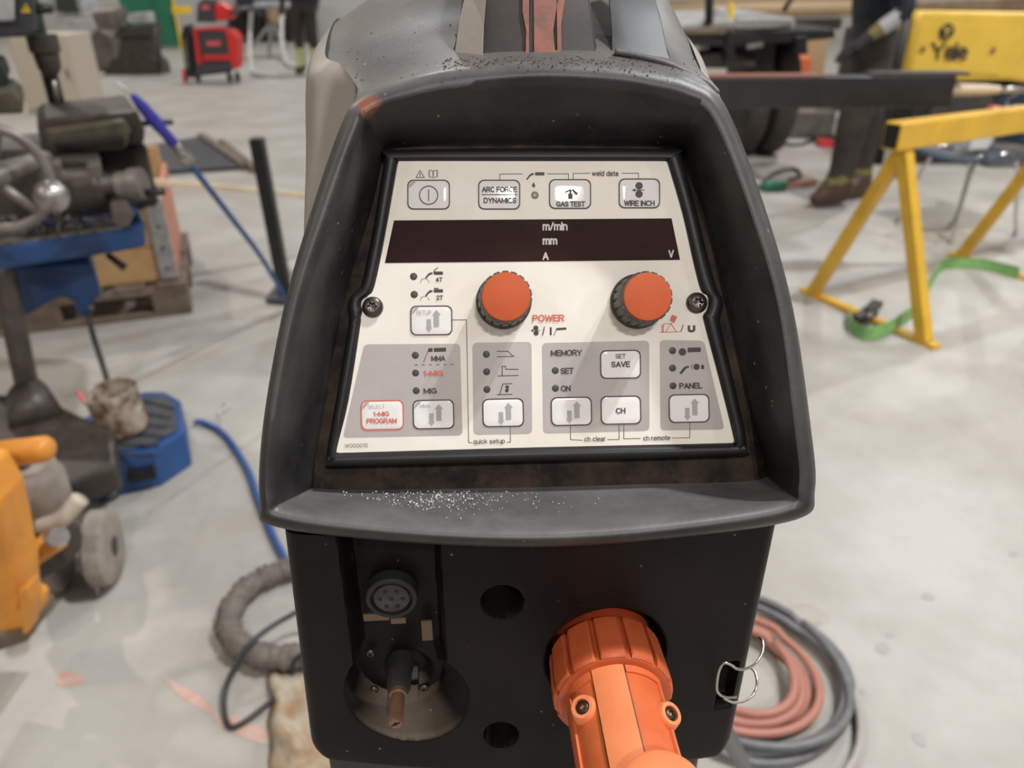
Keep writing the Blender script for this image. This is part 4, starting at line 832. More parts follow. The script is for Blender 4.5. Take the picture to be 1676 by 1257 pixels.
pipe([AT(462, 12, Y), AT(461, 60, Y - .3), AT(466, 92, Y - .8), FL(476, 108, .04), FL(484, 106, .04)], .035, 'air_hose', 'pale_hose', None, label='second pale hose curving to the far worker', cat='hose')

# ---- red welder
rp = FL(345, 131); Y = rp.y - .3; rw = thing('red_welder', rp, 'red and black mobile welder on small red wheels', 'welding machine')
slab([(318,126),(315,60),(320,46),(362,44),(376,48),(385,60),(386,104),(383,112),(368,120)], Y, .22, 'body', 'dark_case', rw, .03)
slab([(366,46),(380,50),(389,62),(391,98),(388,112),(380,114),(374,90),(371,60)], Y - .03, .25, 'side_panel', 'red_case', rw, .02)
slab([(318,52),(318,46),(364,43),(370,50),(340,50)], Y - .03, .2, 'top_trim', 'red_case', rw, .015); slab([(331,90),(378,90),(379,98),(331,98)], Y - .03, .02, 'stripe', 'red_case', rw)
slab([(338,67),(361,67),(361,75),(338,75)], Y - .03, .02, 'nameplate', 'pink_print', rw)
slab([(322,100),(316,46),(320,46),(330,108)], Y - .05, .08, 'edge_trim', 'red_case', rw)
slab([(295,60),(300,42),(308,40),(316,118),(318,128),(304,126)], Y - .02, .2, 'gas_tray', 'black_steel', rw, .01); slab([(298,64),(303,62),(308,112),(302,112)], Y - .04, .03, 'tray_inset', 'iron_grey', rw)
slab([(320,36),(322,6),(332,-4),(350,-2),(352,36)], Y + .05, .2, 'feeder', 'dark_case', rw, .03); slab([(352,34),(350,4),(362,4),(376,12),(382,24),(376,32)], Y + .04, .2, 'feeder_nose', 'red_case', rw, .03); slab([(330,8),(342,8),(342,16),(330,16)], Y + .03, .03, 'nameplate', 'pink_print', rw)
for px, m_ in ((302, 'torch_red'), (323, 'rubber'), (375, 'rubber'), (388, 'rubber')):
    c = AT(px, 121, Y + .05); r = .085 if px == 302 else .07; MB().lathe(V((c.x - .03, c.y, r)), (1, .15, 0), [(0, r * .6), (.01, r), (.05, r), (.06, r * .6)], 20).build('wheel', m_, rw, smooth=40)
pipe([AT(378, 20, Y), AT(410, 14, Y + .2), AT(430, 26, Y + .3)], .03, 'torch_cable', 'cable_black', rw)

# ---- people
def person(pos, head, J, sizes, mats_fn, label, kids=None):
    """one continuous body grown from a skeleton; J: joints (forward, left, up)"""
    ch, sh = math.cos(head), math.sin(head); wv = lambda q: V(pos) + V((q[0] * ch - q[1] * sh, q[0] * sh + q[1] * ch, q[2]))
    names = list(J); me = D.meshes.new('person'); E = []
    ed = [('pelvis', 'waist'), ('waist', 'chest'), ('chest', 'neck'), ('neck', 'skull'), ('skull', 'crown'), ('skull', 'nose')]
    for s_ in 'lr':
        ed += [('pelvis', 'hip' + s_), ('hip' + s_, 'knee' + s_), ('knee' + s_, 'ankle' + s_), ('ankle' + s_, 'toe' + s_), ('ankle' + s_, 'heel' + s_), ('chest', 'sho' + s_), ('sho' + s_, 'elb' + s_), ('elb' + s_, 'wri' + s_), ('wri' + s_, 'palm' + s_)]
        for k in range(4): ed += [('palm' + s_, f'f{k}a{s_}'), (f'f{k}a{s_}', f'f{k}b{s_}')]
        ed += [('wri' + s_, 'tha' + s_), ('tha' + s_, 'thb' + s_)]
    for s_ in 'lr':
        wr, pl_ = V(J['wri' + s_]), V(J['palm' + s_]); d = (pl_ - wr).normalized(); sd = V((0, 1, 0)) if abs(d.y) < .8 else V((1, 0, 0)); sd = (sd - d * sd.dot(d)).normalized(); dn = d.cross(sd)
        for k in range(4):
            o_ = sd * (k - 1.5) * .021; ln = (.04, .048, .045, .036)[k]; J[f'f{k}a{s_}'] = pl_ + o_ + d * ln; J[f'f{k}b{s_}'] = pl_ + o_ + d * (ln + .02) + V((0, 0, -1)) * .03
        J['tha' + s_] = wr + sd * .04 + d * .035; J['thb' + s_] = wr + sd * .05 + d * .075
    names = list(J); idx = {n: i for i, n in enumerate(names)}
    me.from_pydata([wv(J[n]) for n in names], [(idx[a], idx[b]) for a, b in ed], [])
    o = D.objects.new('tmp', me); COL.objects.link(o); o.modifiers.new('s', 'SKIN'); ss = o.modifiers.new('b', 'SUBSURF'); ss.levels = 2
    def rz(n):
        for k_, v_ in sizes.items():
            if n.startswith(k_): return v_
        return (.011, .011)
    for i, n in enumerate(names): me.skin_vertices[0].data[i].radius = rz(n); me.skin_vertices[0].data[i].use_root = (n == 'pelvis')
    dg = bpy.context.evaluated_depsgraph_get(); m2 = D.meshes.new_from_object(o.evaluated_get(dg)); D.objects.remove(o)
    inv = lambda p: ((p - V(pos)).x * ch + (p - V(pos)).y * sh, -(p - V(pos)).x * sh + (p - V(pos)).y * ch, p.z - V(pos).z)
    mb = MB(); ml_ = []
    for q in ('cloth_navy', 'cloth_trouser', 'boot', 'skin', 'glove', 'sleeve_grey', 'hivis', 'olive_cloth'): ml_.append(q)
    mb.v = [v.co.copy() for v in m2.vertices]
    zmin = min(v.z for v in mb.v)
    for v in mb.v: v.z -= zmin * max(0, 1 - v.z / .25)
    for p in m2.polygons: mb.f.append(tuple(p.vertices)); mb.m.append(mats_fn(inv(p.center), J))
    b = mb.build('person', ml_, smooth=True, label=label, cat='person'); D.meshes.remove(m2); return b, wv
SZ = {'pelvis': (.16, .13), 'waist': (.15, .12), 'chest': (.18, .13), 'neck': (.06, .06), 'skull': (.085, .09), 'crown': (.075, .08), 'nose': (.018, .02), 'hip': (.10, .10), 'knee': (.075, .075), 'ankle': (.06, .06), 'toe': (.045, .04), 'heel': (.045, .04), 'sho': (.075, .075), 'elb': (.055, .055), 'wri': (.036, .036), 'palm': (.045, .024)}
def base_joints():
    J = {'pelvis': (0, 0, .95), 'waist': (0, 0, 1.1), 'chest': (0, 0, 1.36), 'neck': (.01, 0, 1.53), 'skull': (.03, 0, 1.64), 'crown': (.02, 0, 1.72), 'nose': (.135, 0, 1.63)}
    for s_, y in (('l', 1), ('r', -1)):
        J.update({'hip' + s_: (0, .10 * y, .88), 'knee' + s_: (.02, .11 * y, .5), 'ankle' + s_: (0, .12 * y, .1), 'toe' + s_: (.17, .14 * y, .045), 'heel' + s_: (-.06, .12 * y, .045), 'sho' + s_: (0, .2 * y, 1.44), 'elb' + s_: (-.02, .26 * y, 1.16), 'wri' + s_: (.12, .26 * y, .93), 'palm' + s_: (.17, .25 * y, .87)})
    return J
# worker by the truck: faces left, forearms forward
fp = FL(1392, 330); HD = rad(186); YP = fp.y; J = base_joints()
def lj(px, py, dy=0):
    q = AT(px, py, YP + dy) - fp; return (q.x * math.cos(HD) + q.y * math.sin(HD), -q.x * math.sin(HD) + q.y * math.cos(HD), q.z)
J.update(pelvis=lj(1424, 88), waist=lj(1430, 45), chest=lj(1432, -30), neck=lj(1424, -95), skull=lj(1415, -140), crown=lj(1418, -170), nose=lj(1395, -134))
J.update(hipl=lj(1422, 112, -.10), hipr=lj(1424, 112, .12), kneel=lj(1392, 215, -.13), kneer=lj(1420, 212, .13), anklel=lj(1372, 312, -.12), ankler=lj(1400, 306, .14), heell=lj(1388, 330, -.12), heelr=lj(1418, 322, .14), toel=lj(1326, 326, -.16), toer=lj(1362, 336, -.02))
for k_ in ('toel', 'heell', 'toer', 'heelr'): J[k_] = (J[k_][0], J[k_][1], .045)
J.update(shol=lj(1446, -62, -.2), elbl=lj(1488, 16, -.30), wril=lj(1418, 62, -.28), palml=lj(1398, 76, -.26), shor=lj(1440, -60, .2), elbr=lj(1440, 20, .24), wrir=lj(1400, 70, -.05), palmr=lj(1386, 84, -.12))
def mf(p, J):
    x, y, z = p
    if z < .16: return 2
    if z > 1.50 and abs(y) < .13: return 3
    wl = V(J['wril']); el = V(J['elbl']); t = (V(p) - el).dot(wl - el) / (wl - el).length_squared; dist = (V(p) - (el + (wl - el) * max(0, min(1.6, t)))).length
    if dist < .085 and t > .25: return 4 if t > .92 else 7 if t > .68 else 5
    wl = V(J['wrir'])
    if (V(p) - wl).length < .14 and x > wl.x - .03: return 4
    if z < .30: return 7 if z < .2 else 1
    return 1 if z < .98 else 0
per, wv = person(fp, HD, J, dict(SZ, elb=(.06, .06), hip=(.12, .12), knee=(.095, .095), ankle=(.075, .075)), mf, 'person in dark work clothes and gloves standing beside the truck wheel')
MB().ball(wv(V(J['skull']) + V((0, 0, .06))), .115, 20, (1.05, .85, .7)).build('cap', 'cloth_navy', per, smooth=True)
for y in (.035, -.035): MB().ball(wv(V(J['skull']) + V((.085, y, .015))), .012, 8).build('eye', 'dust_white', per, smooth=True)
MB().ball(wv(V(J['toer']) + V((.0, 0, .005))), .058, 14, (1.2, .9, .75)).build('toe_cap', 'white_card', per, smooth=True, label='pale worn toe cap')
fp2 = FL(508, 120); J = base_joints()
def mf2(p, J):
    z = p[2]
    if z < .12: return 2
    if z < .36: return 6
    if z > 1.5 and abs(p[1]) < .13: return 3
    if z < .9 and abs(p[1]) > .2: return 4
    if 1.18 < z < 1.26: return 6
    return 1 if z < .95 else 0
person(fp2, rad(-100), J, SZ, mf2, 'distant person in dark overalls with pale yellow cuffs', None)

# ---- wooden crate on a pallet
C0 = FL(316, 512); C1 = FL(30, 548); ux = (C1 - C0); LW = 1.15; ux = ux.normalized(); uy = V((-ux.y, ux.x, 0)); uy = uy if uy.y > 0 else -uy
ang = math.atan2(ux.y, ux.x)
def PL(a, b, z): return C0 + ux * a + uy * b + V((0, 0, z))
pal = thing('pallet', PL(.58, .4, 0), 'dark weathered wooden pallet under the wooden crate', 'pallet')
def pb(a0, a1, b0, b1, z0, z1, name, m, parent, **k): return MB().box(PL((a0 + a1) / 2, (b0 + b1) / 2, (z0 + z1) / 2), (a1 - a0, b1 - b0, z1 - z0), ang).build(name, m, parent, bev=.004, **k)
for k in range(3):
    for j in range(3): pb(k * .5, k * .5 + .15, j * .33, j * .33 + .12, .022, .10, 'block', 'wood_dark', pal)
for j in range(3): pb(0, 1.15, j * .33, j * .33 + .10, 0, .022, 'bottom_board', 'wood_dark', pal); pb(0, 1.15, j * .33, j * .33 + .1, .10, .122, 'stringer_board', 'wood_dark', pal)
for k in range(7): pb(k * .165, k * .165 + .12, 0, .78, .122, .144, 'deck_board', 'wood_dark', pal)
cr = thing('crate', PL(.55, .4, .144), 'open wooden crate with a salmon side panel standing on the pallet', 'crate')
pb(.05, 1.12, .05, .075, .146, .29, 'plank', 'wood', cr); pb(.05, 1.12, .05, .075, .295, .44, 'plank', 'wood', cr); pb(.05, 1.12, .05, .075, .445, .50, 'plank', 'wood', cr)
for z in (.146, .295, .44): pb(.05, 1.12, .72, .745, z, z + .14, 'plank', 'wood', cr)
pb(.03, .05, .05, .745, .146, .50, 'side_panel', 'salmon', cr, label='salmon coloured side panel'); pb(1.12, 1.14, .05, .745, .146, .50, 'side_panel', 'wood', cr)
pb(.03, .10, .035, .05, .15, .50, 'corner_strip', 'galv', cr, label='galvanised corner strip with punched holes')
for k in range(4): MB().lathe(PL(.065, .034, .2 + k * .09), -uy, [(0, .008), (.002, .007)], 10).build('bolt_head', 'steel_dark', cr)
a = AT(222, 331, C0.y - .05); b = FL(900, 357, .012)
o = MB().bar(PL(.30, .06, .605), FL(860, 352, .02), .036, .024).build('batten', 'wood_pale', bev=.002, label='long pale wooden batten sloping from the crate to the floor', cat='batten')

# ---- lance leaning against the mill
ln = thing('lance', FL(478, 505), 'blue handled lance on a thin blue pipe leaning beside the milling machine', 'lance')
l0, l1, l2, l3, l4 = AT(190, 135, 2.02), AT(216, 154, 2.05), AT(284, 234, 2.16), AT(308, 264, 2.21), FL(476, 503, .01)
MB().tube([l0, l1], .004, 8).build('tip', 'pale_metal', ln, smooth=True); MB().tube(catmull([l1, l1.lerp(l2, .3), l1.lerp(l2, .6), l2], 4), [.005] + [.010, .012, .015, .015, .016] + [.017] * 3 + [.0145] * 4, 14).build('grip', 'blue_grip', ln, smooth=True)
MB().tube([l2, l3], .013, 12).build('neck', 'steel', ln, smooth=True); MB().lathe(l3, l4 - l3, [(-.03, .012), (-.03, .02), (0, .02), (.01, .012)], 12).build('coupling', 'steel', ln, smooth=40)
pipe([l3, AT(380, 357, 2.52), AT(430, 424, 2.8), l4], .0095, 'pipe', 'blue_hose', ln)
# ---- black upright stand
f0 = FL(462, 492); st = thing('upright_stand', f0, 'square black upright post on a flat dark foot plate', 'stand')
topz = AT(440, 225, f0.y).z
MB().bar((f0.x + .02, f0.y, .03), (f0.x - .005, f0.y, topz), .055).build('post', 'black_steel', st, bev=.006)
planp([(434,487),(452,462),(560,470),(575,500)], 0, .03, 'foot_plate', 'dark_case', st)
# ---- ribbed grate on the floor
ga, gb, gc, gd = FL(222, 247), FL(330, 228), FL(402, 278), FL(262, 286)
gt = thing('floor_grate', (ga + gb + gc + gd) / 4, 'dark ribbed steel grate lying flat on the floor behind the crate', 'grate')
for k in range(22):
    t = (k + .5) / 22; MB().bar(ga.lerp(gd, t) + V((0, 0, .02)), gb.lerp(gc, t) + V((0, 0, .02)), .05 if True else 0, .022).build('slat', 'dark_case' if k % 2 else 'rubber_mat', gt)
MB().bar(gb + V((0, 0, .03)), gc + V((0, 0, .03)), .06, .05).build('edge_rail', 'wood_dark', gt); MB().bar(FL(362, 232, .03), FL(415, 276, .03), .05, .05).build('edge_rail', 'wood_dark', gt); MB().bar(ga, gd, .05, .05).build('edge_rail', 'iron_brown', gt)
# ---- bent clip and blue hose
o = MB().tube(catmull([FL(355, 702, .006), FL(354, 694, .008), FL(361, 684, .006), FL(358, 676, .01), FL(369, 668, .008), FL(373, 662, .012), FL(366, 661, .01)], 4), .005, 6).build('metal_clip', 'pale_metal', smooth=True, label='small bent silver clip lying on the floor', cat='clip')
pipe([FL(318, 690, .02), FL(335, 692, .012), FL(368, 712, .012), FL(405, 768, .012), FL(430, 836, .012), FL(480, 930, .012), FL(600, 1000, .012)], .0095, 'blue_air_hose', 'blue_hose', None, label='thin blue hose running from the floor tray under the welder', cat='hose')

# ---- orange pallet truck, lower left
pj = thing('pallet_truck', FL(20, 1030), 'worn orange pallet truck with grey wheels at the frame edge', 'pallet truck')
slab([(-60,770),(-30,775),(-2,822),(12,880),(26,950),(31,1000),(46,1006),(48,1035),(-60,1075)], 1.06, .08, 'frame', 'orange_jack', pj, .012)
slab([(-60,1050),(46,1030),(44,1052),(-60,1086)], 1.05, .10, 'frame_foot', 'wood_dark', pj, .006); slab([(28,968),(44,960),(52,985),(46,1038),(36,1040)], 1.04, .04, 'frame_lip', 'orange_jack', pj, .006)
MB().tube([AT(-60, 752, 1.20), AT(60, 736, 1.20), AT(76, 733, 1.20), AT(83, 732, 1.20), AT(86, 732, 1.20)], [.027, .025, .024, .018, .006], 18).build('tow_bar', 'orange_jack', pj, smooth=True)
MB().tube([AT(22, 930, 1.22), AT(97, 878, 1.26)], .024, 14).build('link', 'orange_jack', pj, smooth=True); MB().tube([AT(88, 880, 1.23), AT(96, 878, 1.20)], .02, 16).build('link_pin', 'steel', pj, smooth=40)
m0 = AT(80, 835, 1.33); MB().lathe(m0, (-.05, 0, 1), [(-.03, .03), (0, .052), (.09, .056), (.10, .05), (.12, .045), (.125, .02)], 28).build('motor', 'wheel_grey', pj, smooth=40)
slab([(10,770),(40,760),(60,800),(70,870),(110,930),(60,955),(20,940)], 1.30, .10, 'pump_block', 'iron_brown', pj, .012)
MB().tube(catmull([AT(66, 860, 1.28), AT(100, 850, 1.28), AT(132, 815, 1.30)], 5), .018, 12).build('cover_strut', 'beige_cab', pj, smooth=True)
def jwheel(px, py, y, r, wd, m):
    c = AT(px, py, y); c.z = r; axd = V((1, .22, 0)).normalized()
    o = MB().lathe(c - axd * wd / 2, axd, [(0, r * .55), (.002, r * .9), (.01, r), (wd - .01, r), (wd - .002, r * .9), (wd, r * .55)], 40).build('wheel', m, pj, smooth=40)
    MB().lathe(c + axd * (wd / 2 - .012), axd, [(0, r * .55), (.004, r * .5), (-.002, r * .3), (.012, r * .28), (.014, .001)], 24).build('hub', 'black_steel', o, smooth=40)
jwheel(160, 872, 1.44, .092, .055, 'wheel_grey'); jwheel(85, 905, 1.42, .092, .055, 'wheel_grey')
MB().bar(AT(80, 905, 1.44), AT(160, 872, 1.44) + V((0, 0, -.0)), .03).build('axle', 'iron_brown', pj)

# ---- hoses, cable, canvas beside the welder
pts = catmull([FL(560, 935, .03), FL(500, 925, .03), FL(455, 936, .03), FL(410, 958, .03), FL(378, 998, .03), FL(378, 1040, .03), FL(420, 1072, .03), FL(480, 1075, .03), FL(560, 1060, .03)], 12)
MB().tube(pts, [.027 + .003 * math.sin(i * 2.1) + .002 * math.sin(i * .7) for i in range(len(pts))], 14).build('sleeved_hose', 'hose_sleeve', smooth=True, label='thick grey fabric sleeved hose curving out beside the welder', cat='hose')
pipe([FL(600, 1040, .09), FL(520, 995, .08), FL(466, 1012, .075), FL(405, 1058, .07), FL(370, 1125, .03), FL(370, 1178, .008), FL(388, 1188, .008), FL(440, 1150, .008), FL(476, 1115, .008), FL(482, 1080, .045), FL(520, 1060, .07)], .0055, 'looped_cable', 'cable_black', None, label='thin black cable looped over the grey sleeved hose', cat='cable')
bm_ = MB(); rows_ = []
for j in range(14):
    row = []
    for i in range(14):
        px = 440 + i * 14; py = 1095 + j * 17; n_ = noise.noise(V((i * .45, j * .4, 3))) * .035
        row.append(FL(px + 8 * noise.noise(V((j * .5, i * .3, 9))), py, max(.003, .03 + n_ * 1.3 * (1 if 0 < i < 13 and 0 < j < 13 else 0)) if (0 < i < 13 and 0 < j < 13) else .003))
    rows_.append(row)
bm_.loft(rows_, closed=False); o = bm_.build('canvas_cloth', 'canvas', smooth=True, label='crumpled stained canvas cloth on the floor against the welder', cat='cloth'); md = o.modifiers.new('solid', 'SOLIDIFY'); md.thickness = .004; md.offset = 1
def coil(cx, cy, radii, r, name, m, label, z0, sx=1.0, seed=0):
    pts = []; c = FL(cx, cy); N = 40
    for k, R in enumerate(radii):
        nx = radii[(k + 1) % len(radii)] if k + 1 < len(radii) else R
        for i in range(N):
            t = i / N; a = 2 * PI * t + .8; RR = R + (nx - R) * t + .006 * math.sin(3 * a + k + seed); pts.append(c + V((RR * math.cos(a) * sx, RR * math.sin(a), z0 + k * r * .9 + .004 * math.sin(2 * a + k))))
    return MB().tube(pts, r, 10).build(name, m, smooth=True, label=label, cat='cable')
coil(1216, 1108, [.205, .196, .212, .186, .200], .0085, 'grey_cable_coil', 'cable_grey', 'dark grey cable lying in a coil on the floor behind the welder', .009)
coil(1206, 1112, [.150, .128, .160, .112], .0095, 'rust_cable_coil', 'cable_rust', 'dull red cable coiled inside the dark grey cable coil', .011, seed=2)
coil(1214, 1136, [.236, .226], .008, 'pale_cable_coil', 'cable_pale', 'pale grey cable lowest turn of the coiled cables', .008, seed=4)
pipe([B(uR2 - 60, -300, zb + 100), B(uR2 - 20, -190, zb - 40), AT(1222, 1262, .62), AT(1232, 1330, .66), FL(1190, 1350, .012), FL(1000, 1300, .012)], .008, 'mains_cable', 'cable_black', mach)

# ---- yellow trestle
A0, Bb = FL(1512, 562), FL(1330, 482); B2 = FL(1572, 422); dirv = B2 - Bb; A2 = A0 + dirv
apex = (A0 + Bb) / 2 + V((0, 0, .76)); apex2 = apex + dirv; tr = thing('yellow_trestle', (A0 + B2) / 2, 'yellow steel trestle with two A-shaped ends holding the black beam', 'trestle')
dn_ = dirv.normalized()
MB().bar(apex - dn_ * .09, apex2 + dn_ * .7, .075, .10).build('top_rail', 'yellow_paint', tr, bev=.005)
MB().bar(apex - dn_ * .092, apex - dn_ * .0915, .062, .085).build('rail_opening', 'hole_black', tr)
for ap, a, b in ((apex, A0, Bb), (apex2, A2, B2)):
    MB().bar(ap - V((0, 0, .05)), a + V((0, 0, .01)), .05, .05, dn_).build('leg', 'yellow_paint', tr, bev=.004); MB().bar(ap - V((0, 0, .05)), b + V((0, 0, .01)), .05, .05, dn_).build('leg', 'yellow_paint', tr, bev=.004)
    e = (b - a).normalized(); MB().bar(a - e * .06 + V((0, 0, .008)), b + e * .06 + V((0, 0, .008)), .05, .016).build('foot_bar', 'yellow_paint', tr)
# ---- black beam laid over the trestle
zb_ = apex.z + .055
def ATZ(px, z, y): p = AT(px, 100, y); 
bl, br = AT(1000, 165, 3.55), AT(1556, 165, 3.62)
bmz = zb_ + .062
cl_ = (apex + dirv * .62); bdir = V((1, .05, 0)).normalized(); bend = AT(1556, 160, cl_.y - .02)
be = V((bend.x, cl_.y + .02, bmz)); bs_ = be - bdir * 2.4
bt = thing('steel_beam', V((bs_.x, bs_.y, 0)), 'long black steel box beam laid across the yellow trestle', 'beam')
MB().bar(bs_, be, .10, .12).build('box_section', 'black_steel', bt, bev=.006); MB().bar(bs_ + V((0, 0, .062)) + bdir * .3, be + V((0, 0, .062)) - bdir * .55, .09, .006).build('primer_stripe', 'paint_red', bt); 
MB().bar(be - bdir * .35 + V((0, 0, .066)), be + bdir * .05 + V((0, 0, .066)), .09, .012).build('top_plate', 'iron_brown', bt)
MB().tube([be + V((0, 0, .0)) - bdir * .02, be + bdir * .16 + V((0, 0, -.0)), be + bdir * .22], [.028, .022, .016], 14).build('shaft', 'wood_pale', bt, smooth=40); MB().tube([be + bdir * .22, be + bdir * .34], .013, 12).build('shaft_tip', 'steel', bt, smooth=True)
sp = bs_ + bdir * .3; MB().bar((sp.x, sp.y, 0), (sp.x, sp.y, bmz - .06), .12).build('support_post', 'black_steel', bt)
# ---- green strap
def ribbon(pts, wv_, th, name, m, **k):
    P_ = catmull(pts, 6); mb = MB(); rg = []
    for i, p in enumerate(P_):
        t = (P_[min(i + 1, len(P_) - 1)] - P_[max(i - 1, 0)]).normalized(); s_ = V(wv_) if wv_ else t.cross(V((0, 0, 1))).normalized() * .024
        n_ = t.cross(s_).normalized() * th; rg.append([p - s_ + n_, p + s_ + n_, p + s_ - n_, p - s_ - n_])
    return mb.loft(rg, caps=True).build(name, m, None, **k)
ribbon([FL(1392, 505, .03), FL(1392, 530, .03), FL(1415, 546, .03), FL(1450, 538, .046), FL(1490, 512, .046), FL(1515, 488, .03), FL(1524, 462, .03), FL(1540, 436, .03), FL(1560, 430, .03), FL(1610, 432, .03), FL(1668, 446, .03)], (0, .006, .026), .0015, 'ratchet_strap', 'strap_green', label='light green webbing strap trailing round the trestle feet', cat='strap')
rt_ = thing('strap_ratchet', FL(1432, 508), 'dark steel ratchet buckle lying beside the green strap', 'ratchet')
MB().bar(FL(1402, 522, .03), FL(1438, 496, .04), .04, .03).build('buckle_frame', 'iron_brown', rt_, bev=.004); MB().tube([FL(1418, 520, .05), FL(1432, 512, .05)], .016, 12).build('spool', 'steel_dark', rt_, smooth=True); MB().bar(FL(1420, 508, .05), FL(1436, 492, .07), .04, .01).build('lever', 'black_steel', rt_)
# ---- school chair
sx, sy = 2.56, 4.36; ch_ = thing('school_chair', (sx, sy, 0), 'blue-grey moulded plastic chair with chrome legs behind the trestle', 'chair'); ca = rad(196)
def CL(f, s_, z): return V((sx + f * math.cos(ca) - s_ * math.sin(ca), sy + f * math.sin(ca) + s_ * math.cos(ca), z))
rg = []
for i in range(13):
    t = i / 12; f = .24 - .46 * t; zz = .455 - .018 * math.sin(PI * t) + (.02 if i == 0 else 0) * -1; hw_ = .20 + .02 * math.sin(PI * t)
    rg.append([CL(f, -hw_ + 2 * hw_ * k / 8, zz - .014 * math.sin(PI * k / 8) + .0) for k in range(9)] + [CL(f, hw_ - 2 * hw_ * k / 8, zz - .014 - .014 * math.sin(PI * k / 8)) for k in range(9)])
MB().loft(rg, caps=True).build('seat', 'chair_blue', ch_, smooth=50)
rg = []
for i in range(11):
    t = i / 10; zz = .47 + .27 * t; f = -.215 - .07 * t; hw_ = .20 * (1 - .25 * max(0, t - .7) / .3)
    rg.append([CL(f - .02 * math.cos(PI * (k / 8 - .5)) , -hw_ + 2 * hw_ * k / 8, zz) for k in range(9)] + [CL(f - .02 * math.cos(PI * ((8 - k) / 8 - .5)) - .008, hw_ - 2 * hw_ * k / 8, zz) for k in range(9)])
MB().loft(rg, caps=True).build('backrest', 'chair_blue', ch_, smooth=50)
for k in range(4): MB().box(CL(-.225, -.09 + .06 * k, .60), (.012, .02, .14), ca).build('back_slot', 'sleeve_grey', ch_, bev=.002)
for s_ in (-1, 1):
    pipe([CL(-.20, .17 * s_, .44), CL(-.27, .17 * s_, .55), CL(-.285, .16 * s_, .66), CL(-.285, .10 * s_, .71)], .011, 'back_tube', 'chrome', ch_)
    for f, f2 in ((.14, .22), (-.14, -.22)):
        lg = pipe([CL(f - .1 * (1 if f > 0 else -1), .12 * s_, .435), CL(f, .15 * s_, .41), CL(f2, .21 * s_, .012)], .011, 'leg', 'chrome', ch_, sm_=4); MB().ball(CL(f2, .21 * s_, .012), .016, 10, (1, 1, .7)).build('foot_cap', 'galv', lg, smooth=True)
sb = CL(.0, -.02, .452); o = MB().box(sb + V((0, 0, .055)), (.12, .09, .11), .2).build('carton', 'white_card', bev=.003, label='small white carton standing on the chair seat', cat='carton')
o = MB().lathe(sb + V((.12, .10, 0)), (0, 0, 1), [(0, .035), (.004, .038), (.15, .038), (.155, .03)], 24).build('spray_can', 'white_card', smooth=40, label='white can with red top standing beside the carton', cat='can'); MB().lathe(sb + V((.12, .10, .15)), (0, 0, 1), [(0, .039), (.05, .039), (.055, .03)], 24).build('cap', 'red_can', o, smooth=40)
# ---- yellow forklift
Yf = 6.3; fk = thing('forklift', AT(1590, 150, Yf).xy.to_3d(), 'yellow forklift with a black name badge on its rear side', 'forklift')
fa, fb = AT(1478, 130, Yf), AT(1760, 22, Yf)
o = MB(); q = [AT(1479, 134, Yf), AT(1500, 20, Yf), AT(1700, 24, Yf), AT(1790, 30, Yf), AT(1790, 160, Yf)]
slab([(1484,134),(1497,30),(1506,17),(1700,20),(1790,40),(1790,150),(1650,132)], Yf, 1.2, 'counterweight', 'forklift_yellow', fk, .03)
slab([(1492,118),(1506,38),(1650,42),(1636,122)], Yf - .012, .02, 'side_cover', 'forklift_yellow', fk, .004)
slab([(1480,150),(1486,134),(1790,150),(1790,215),(1500,215)], Yf + .1, .9, 'chassis', 'black_steel', fk, .02)
slab([(1500,18),(1508,2),(1676,-6),(1790,-10),(1790,22)], Yf + .15, .8, 'overhead_bay', 'wood_dark', fk, .02)
for px in (1580, 1760): c = AT(px, 200, Yf); MB().lathe(V((c.x, Yf + .05, .27)), (0, 1, 0), [(0, .16), (.01, .25), (.03, .27), (.17, .27), (.2, .2)], 32).build('wheel', 'tyre', fk, smooth=40)
def wtext(s_, p00, p10, p01, m, parent, name='lettering'):
    st, X0, X1, Y0, Y1 = glyphs(s_, .11); mb = MB(); ex = (p10 - p00); ey = (p01 - p00); nn = ex.cross(ey).normalized(); w_ = ey.length * .19
    for q in st:
        pts = [((u - X0) / (X1 - X0) * ex.length, (v - Y0) / (Y1 - Y0) * ey.length) for u, v in q]
        for k, qd in enumerate(strokes(pts, w_)): mb.add([p00 + ex.normalized() * a.x + ey.normalized() * a.y + nn * (.0003 * k) for a in qd], [(0, 1, 2, 3)])
    return mb.build(name, m, parent, fix=False)
Yt = Yf - .03
wtext('Yale', AT(1525, 94, Yt), AT(1582, 96, Yt), AT(1527, 70, Yt), 'ink', fk)
cE = AT(1550, 51, Yt); MB().lathe(cE, (0, -1, 0), [(0, .055), (.003, .052)], 24).build('badge', 'ink', fk)
MB().bar(cE + V((-.03, -.005, .03)), cE + V((0, -.005, 0)), .012, .002, (0, 1, 0)).build('badge_mark', 'forklift_yellow', fk); MB().bar(cE + V((.03, -.005, .03)), cE + V((0, -.005, 0)), .012, .002, (0, 1, 0)).build('badge_mark', 'forklift_yellow', fk); MB().bar(cE + V((0, -.005, 0)), cE + V((0, -.005, -.035)), .012, .002, (0, 1, 0)).build('badge_mark', 'forklift_yellow', fk)
for px, py in ((1511, 80), (1626, 82)): MB().lathe(AT(px, py, Yt), (0, -1, 0), [(0, .02), (.004, .016)], 14).build('latch', 'paint_red', fk)
